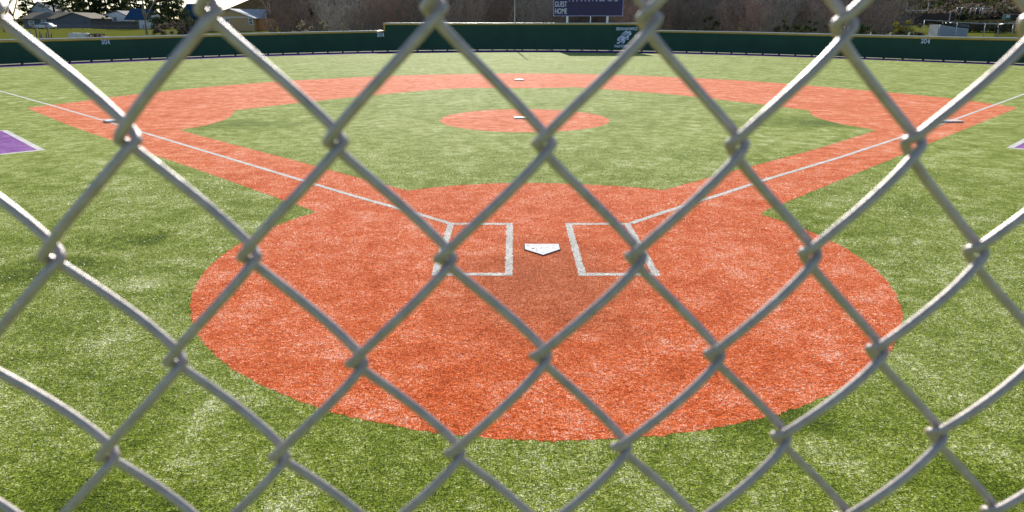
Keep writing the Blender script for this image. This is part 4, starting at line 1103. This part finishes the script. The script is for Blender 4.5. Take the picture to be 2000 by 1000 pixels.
m = MB(); m.tube([(43.8*s, -0.1, za-1), (43.8*s, -0.1, at(1805, 25, 150).z)], 0.09, 8); m.build('post', M['rail'], lw)
gp_ = thing('goal_post', 'white football goal post on the hillside behind the dark board wall', 'goal post', (at(1789, 30, 160).x, 160, 0)); s = (160-CAM[1])/F
zg = gz(gp_.location.x, 160); zc = at(1789, 20.5, 160).z; zu = at(1789, 5, 160).z
m = MB(); m.tube([(0, 0, zg), (0, 0, zc)], 0.13, 8); m.build('base_post', M['white_steel'], gp_)
m = MB(); m.tube([(-19.5*s, 0, zc), (19.5*s, 0, zc)], 0.09, 8); m.build('crossbar', M['white_steel'], gp_)
for sgn in (-1, 1):
    m = MB(); m.tube([(sgn*19.5*s, 0, zc), (sgn*19.5*s, 0, zu)], 0.07, 8); m.build('upright', M['white_steel'], gp_)
lamps = None
LW = ['leftmost of the slim hillside lamp posts', 'second slim lamp post from the left on the hillside', 'third slim lamp post from the left on the hillside', 'fourth slim lamp post from the left on the hillside', 'fifth slim lamp post from the left on the hillside', 'rightmost of the slim hillside lamp posts']
for (px, pt_, pb2), lab in zip(((1864, 14.5, 37), (1874.5, 14, 32), (1892, 15, 34), (1902.5, 15, 33), (1911, 15, 33), (1915.5, 16, 34)), LW):
    Y = 158; b = at(px, pb2, Y); h = at(px, pt_, Y).z-gz(b.x, Y)
    t = thing('lamp_post', lab, 'lamp post', (b.x, Y, gz(b.x, Y)), 0, 'lamp posts on the hillside')
    m = MB(); m.tube([(0, 0, 0), (0.1, 0, h*0.92), (0.22, 0, h), (0.45, 0, h+0.02)], [0.08, 0.06, 0.05, 0.045], 7); m.build('shaft', M['pole'], t, smooth=True)
    m = MB(); m.box(0.42, -0.1, h-0.05, 0.85, 0.1, h+0.06); m.build('lamp_head', M['white_steel'], t)
rb = thing('roadside_booth', 'small green and white booth with a faded red roof far right on the hillside', 'booth', (at(1972, 33, 152).x, 152, 0)); s = (152-CAM[1])/F
z1, z2 = at(1972, 36, 152).z, at(1972, 28, 152).z; zz = gz(rb.location.x, 152)
m = MB(); m.box(-7*s, 0, min(zz, z1), 3*s, 1.2, z2); m.build('panel', M['sign_green'], rb)
m = MB(); m.box(-6.2*s, -0.03, z1+0.15, -3.6*s, 0, z2-0.1); m.box(-2.6*s, -0.03, z1+0.15, 0, 0, z2-0.1); m.build('notice', M['white_steel'], rb)
m = MB(); m.box(3.2*s, 0, min(zz, z1), 34*s, 2.5, z2-0.1); m.build('side_room', M['brown_wall'], rb)
m = MB(); m.box(2.8*s, -0.3, z2-0.1, 35*s, 2.8, z2+0.12); m.build('roof', M['pink_roof'], rb)
# slanted pipe arms poking above the wall on the right
for px, lab in ((1700, 'slanted white pipe end above the right wall, left of three'), (1738.5, 'slanted white pipe end above the right wall, middle of three'), (1775.5, 'slanted white pipe end above the right wall, right of three')):
    Y = wall_base(px)[1]+3; a = at(px-2.2, 70.5, Y); b = at(px+1.6, 63.5, Y); m = MB()
    m.tube([(a.x-0.02, Y, 0), (a.x, Y, a.z), (b.x, Y, b.z)], 0.045, 8); tag(m.build('pipe_post', M['white_steel']), lab, 'pipe post', 'slanted pipe ends behind the right wall')
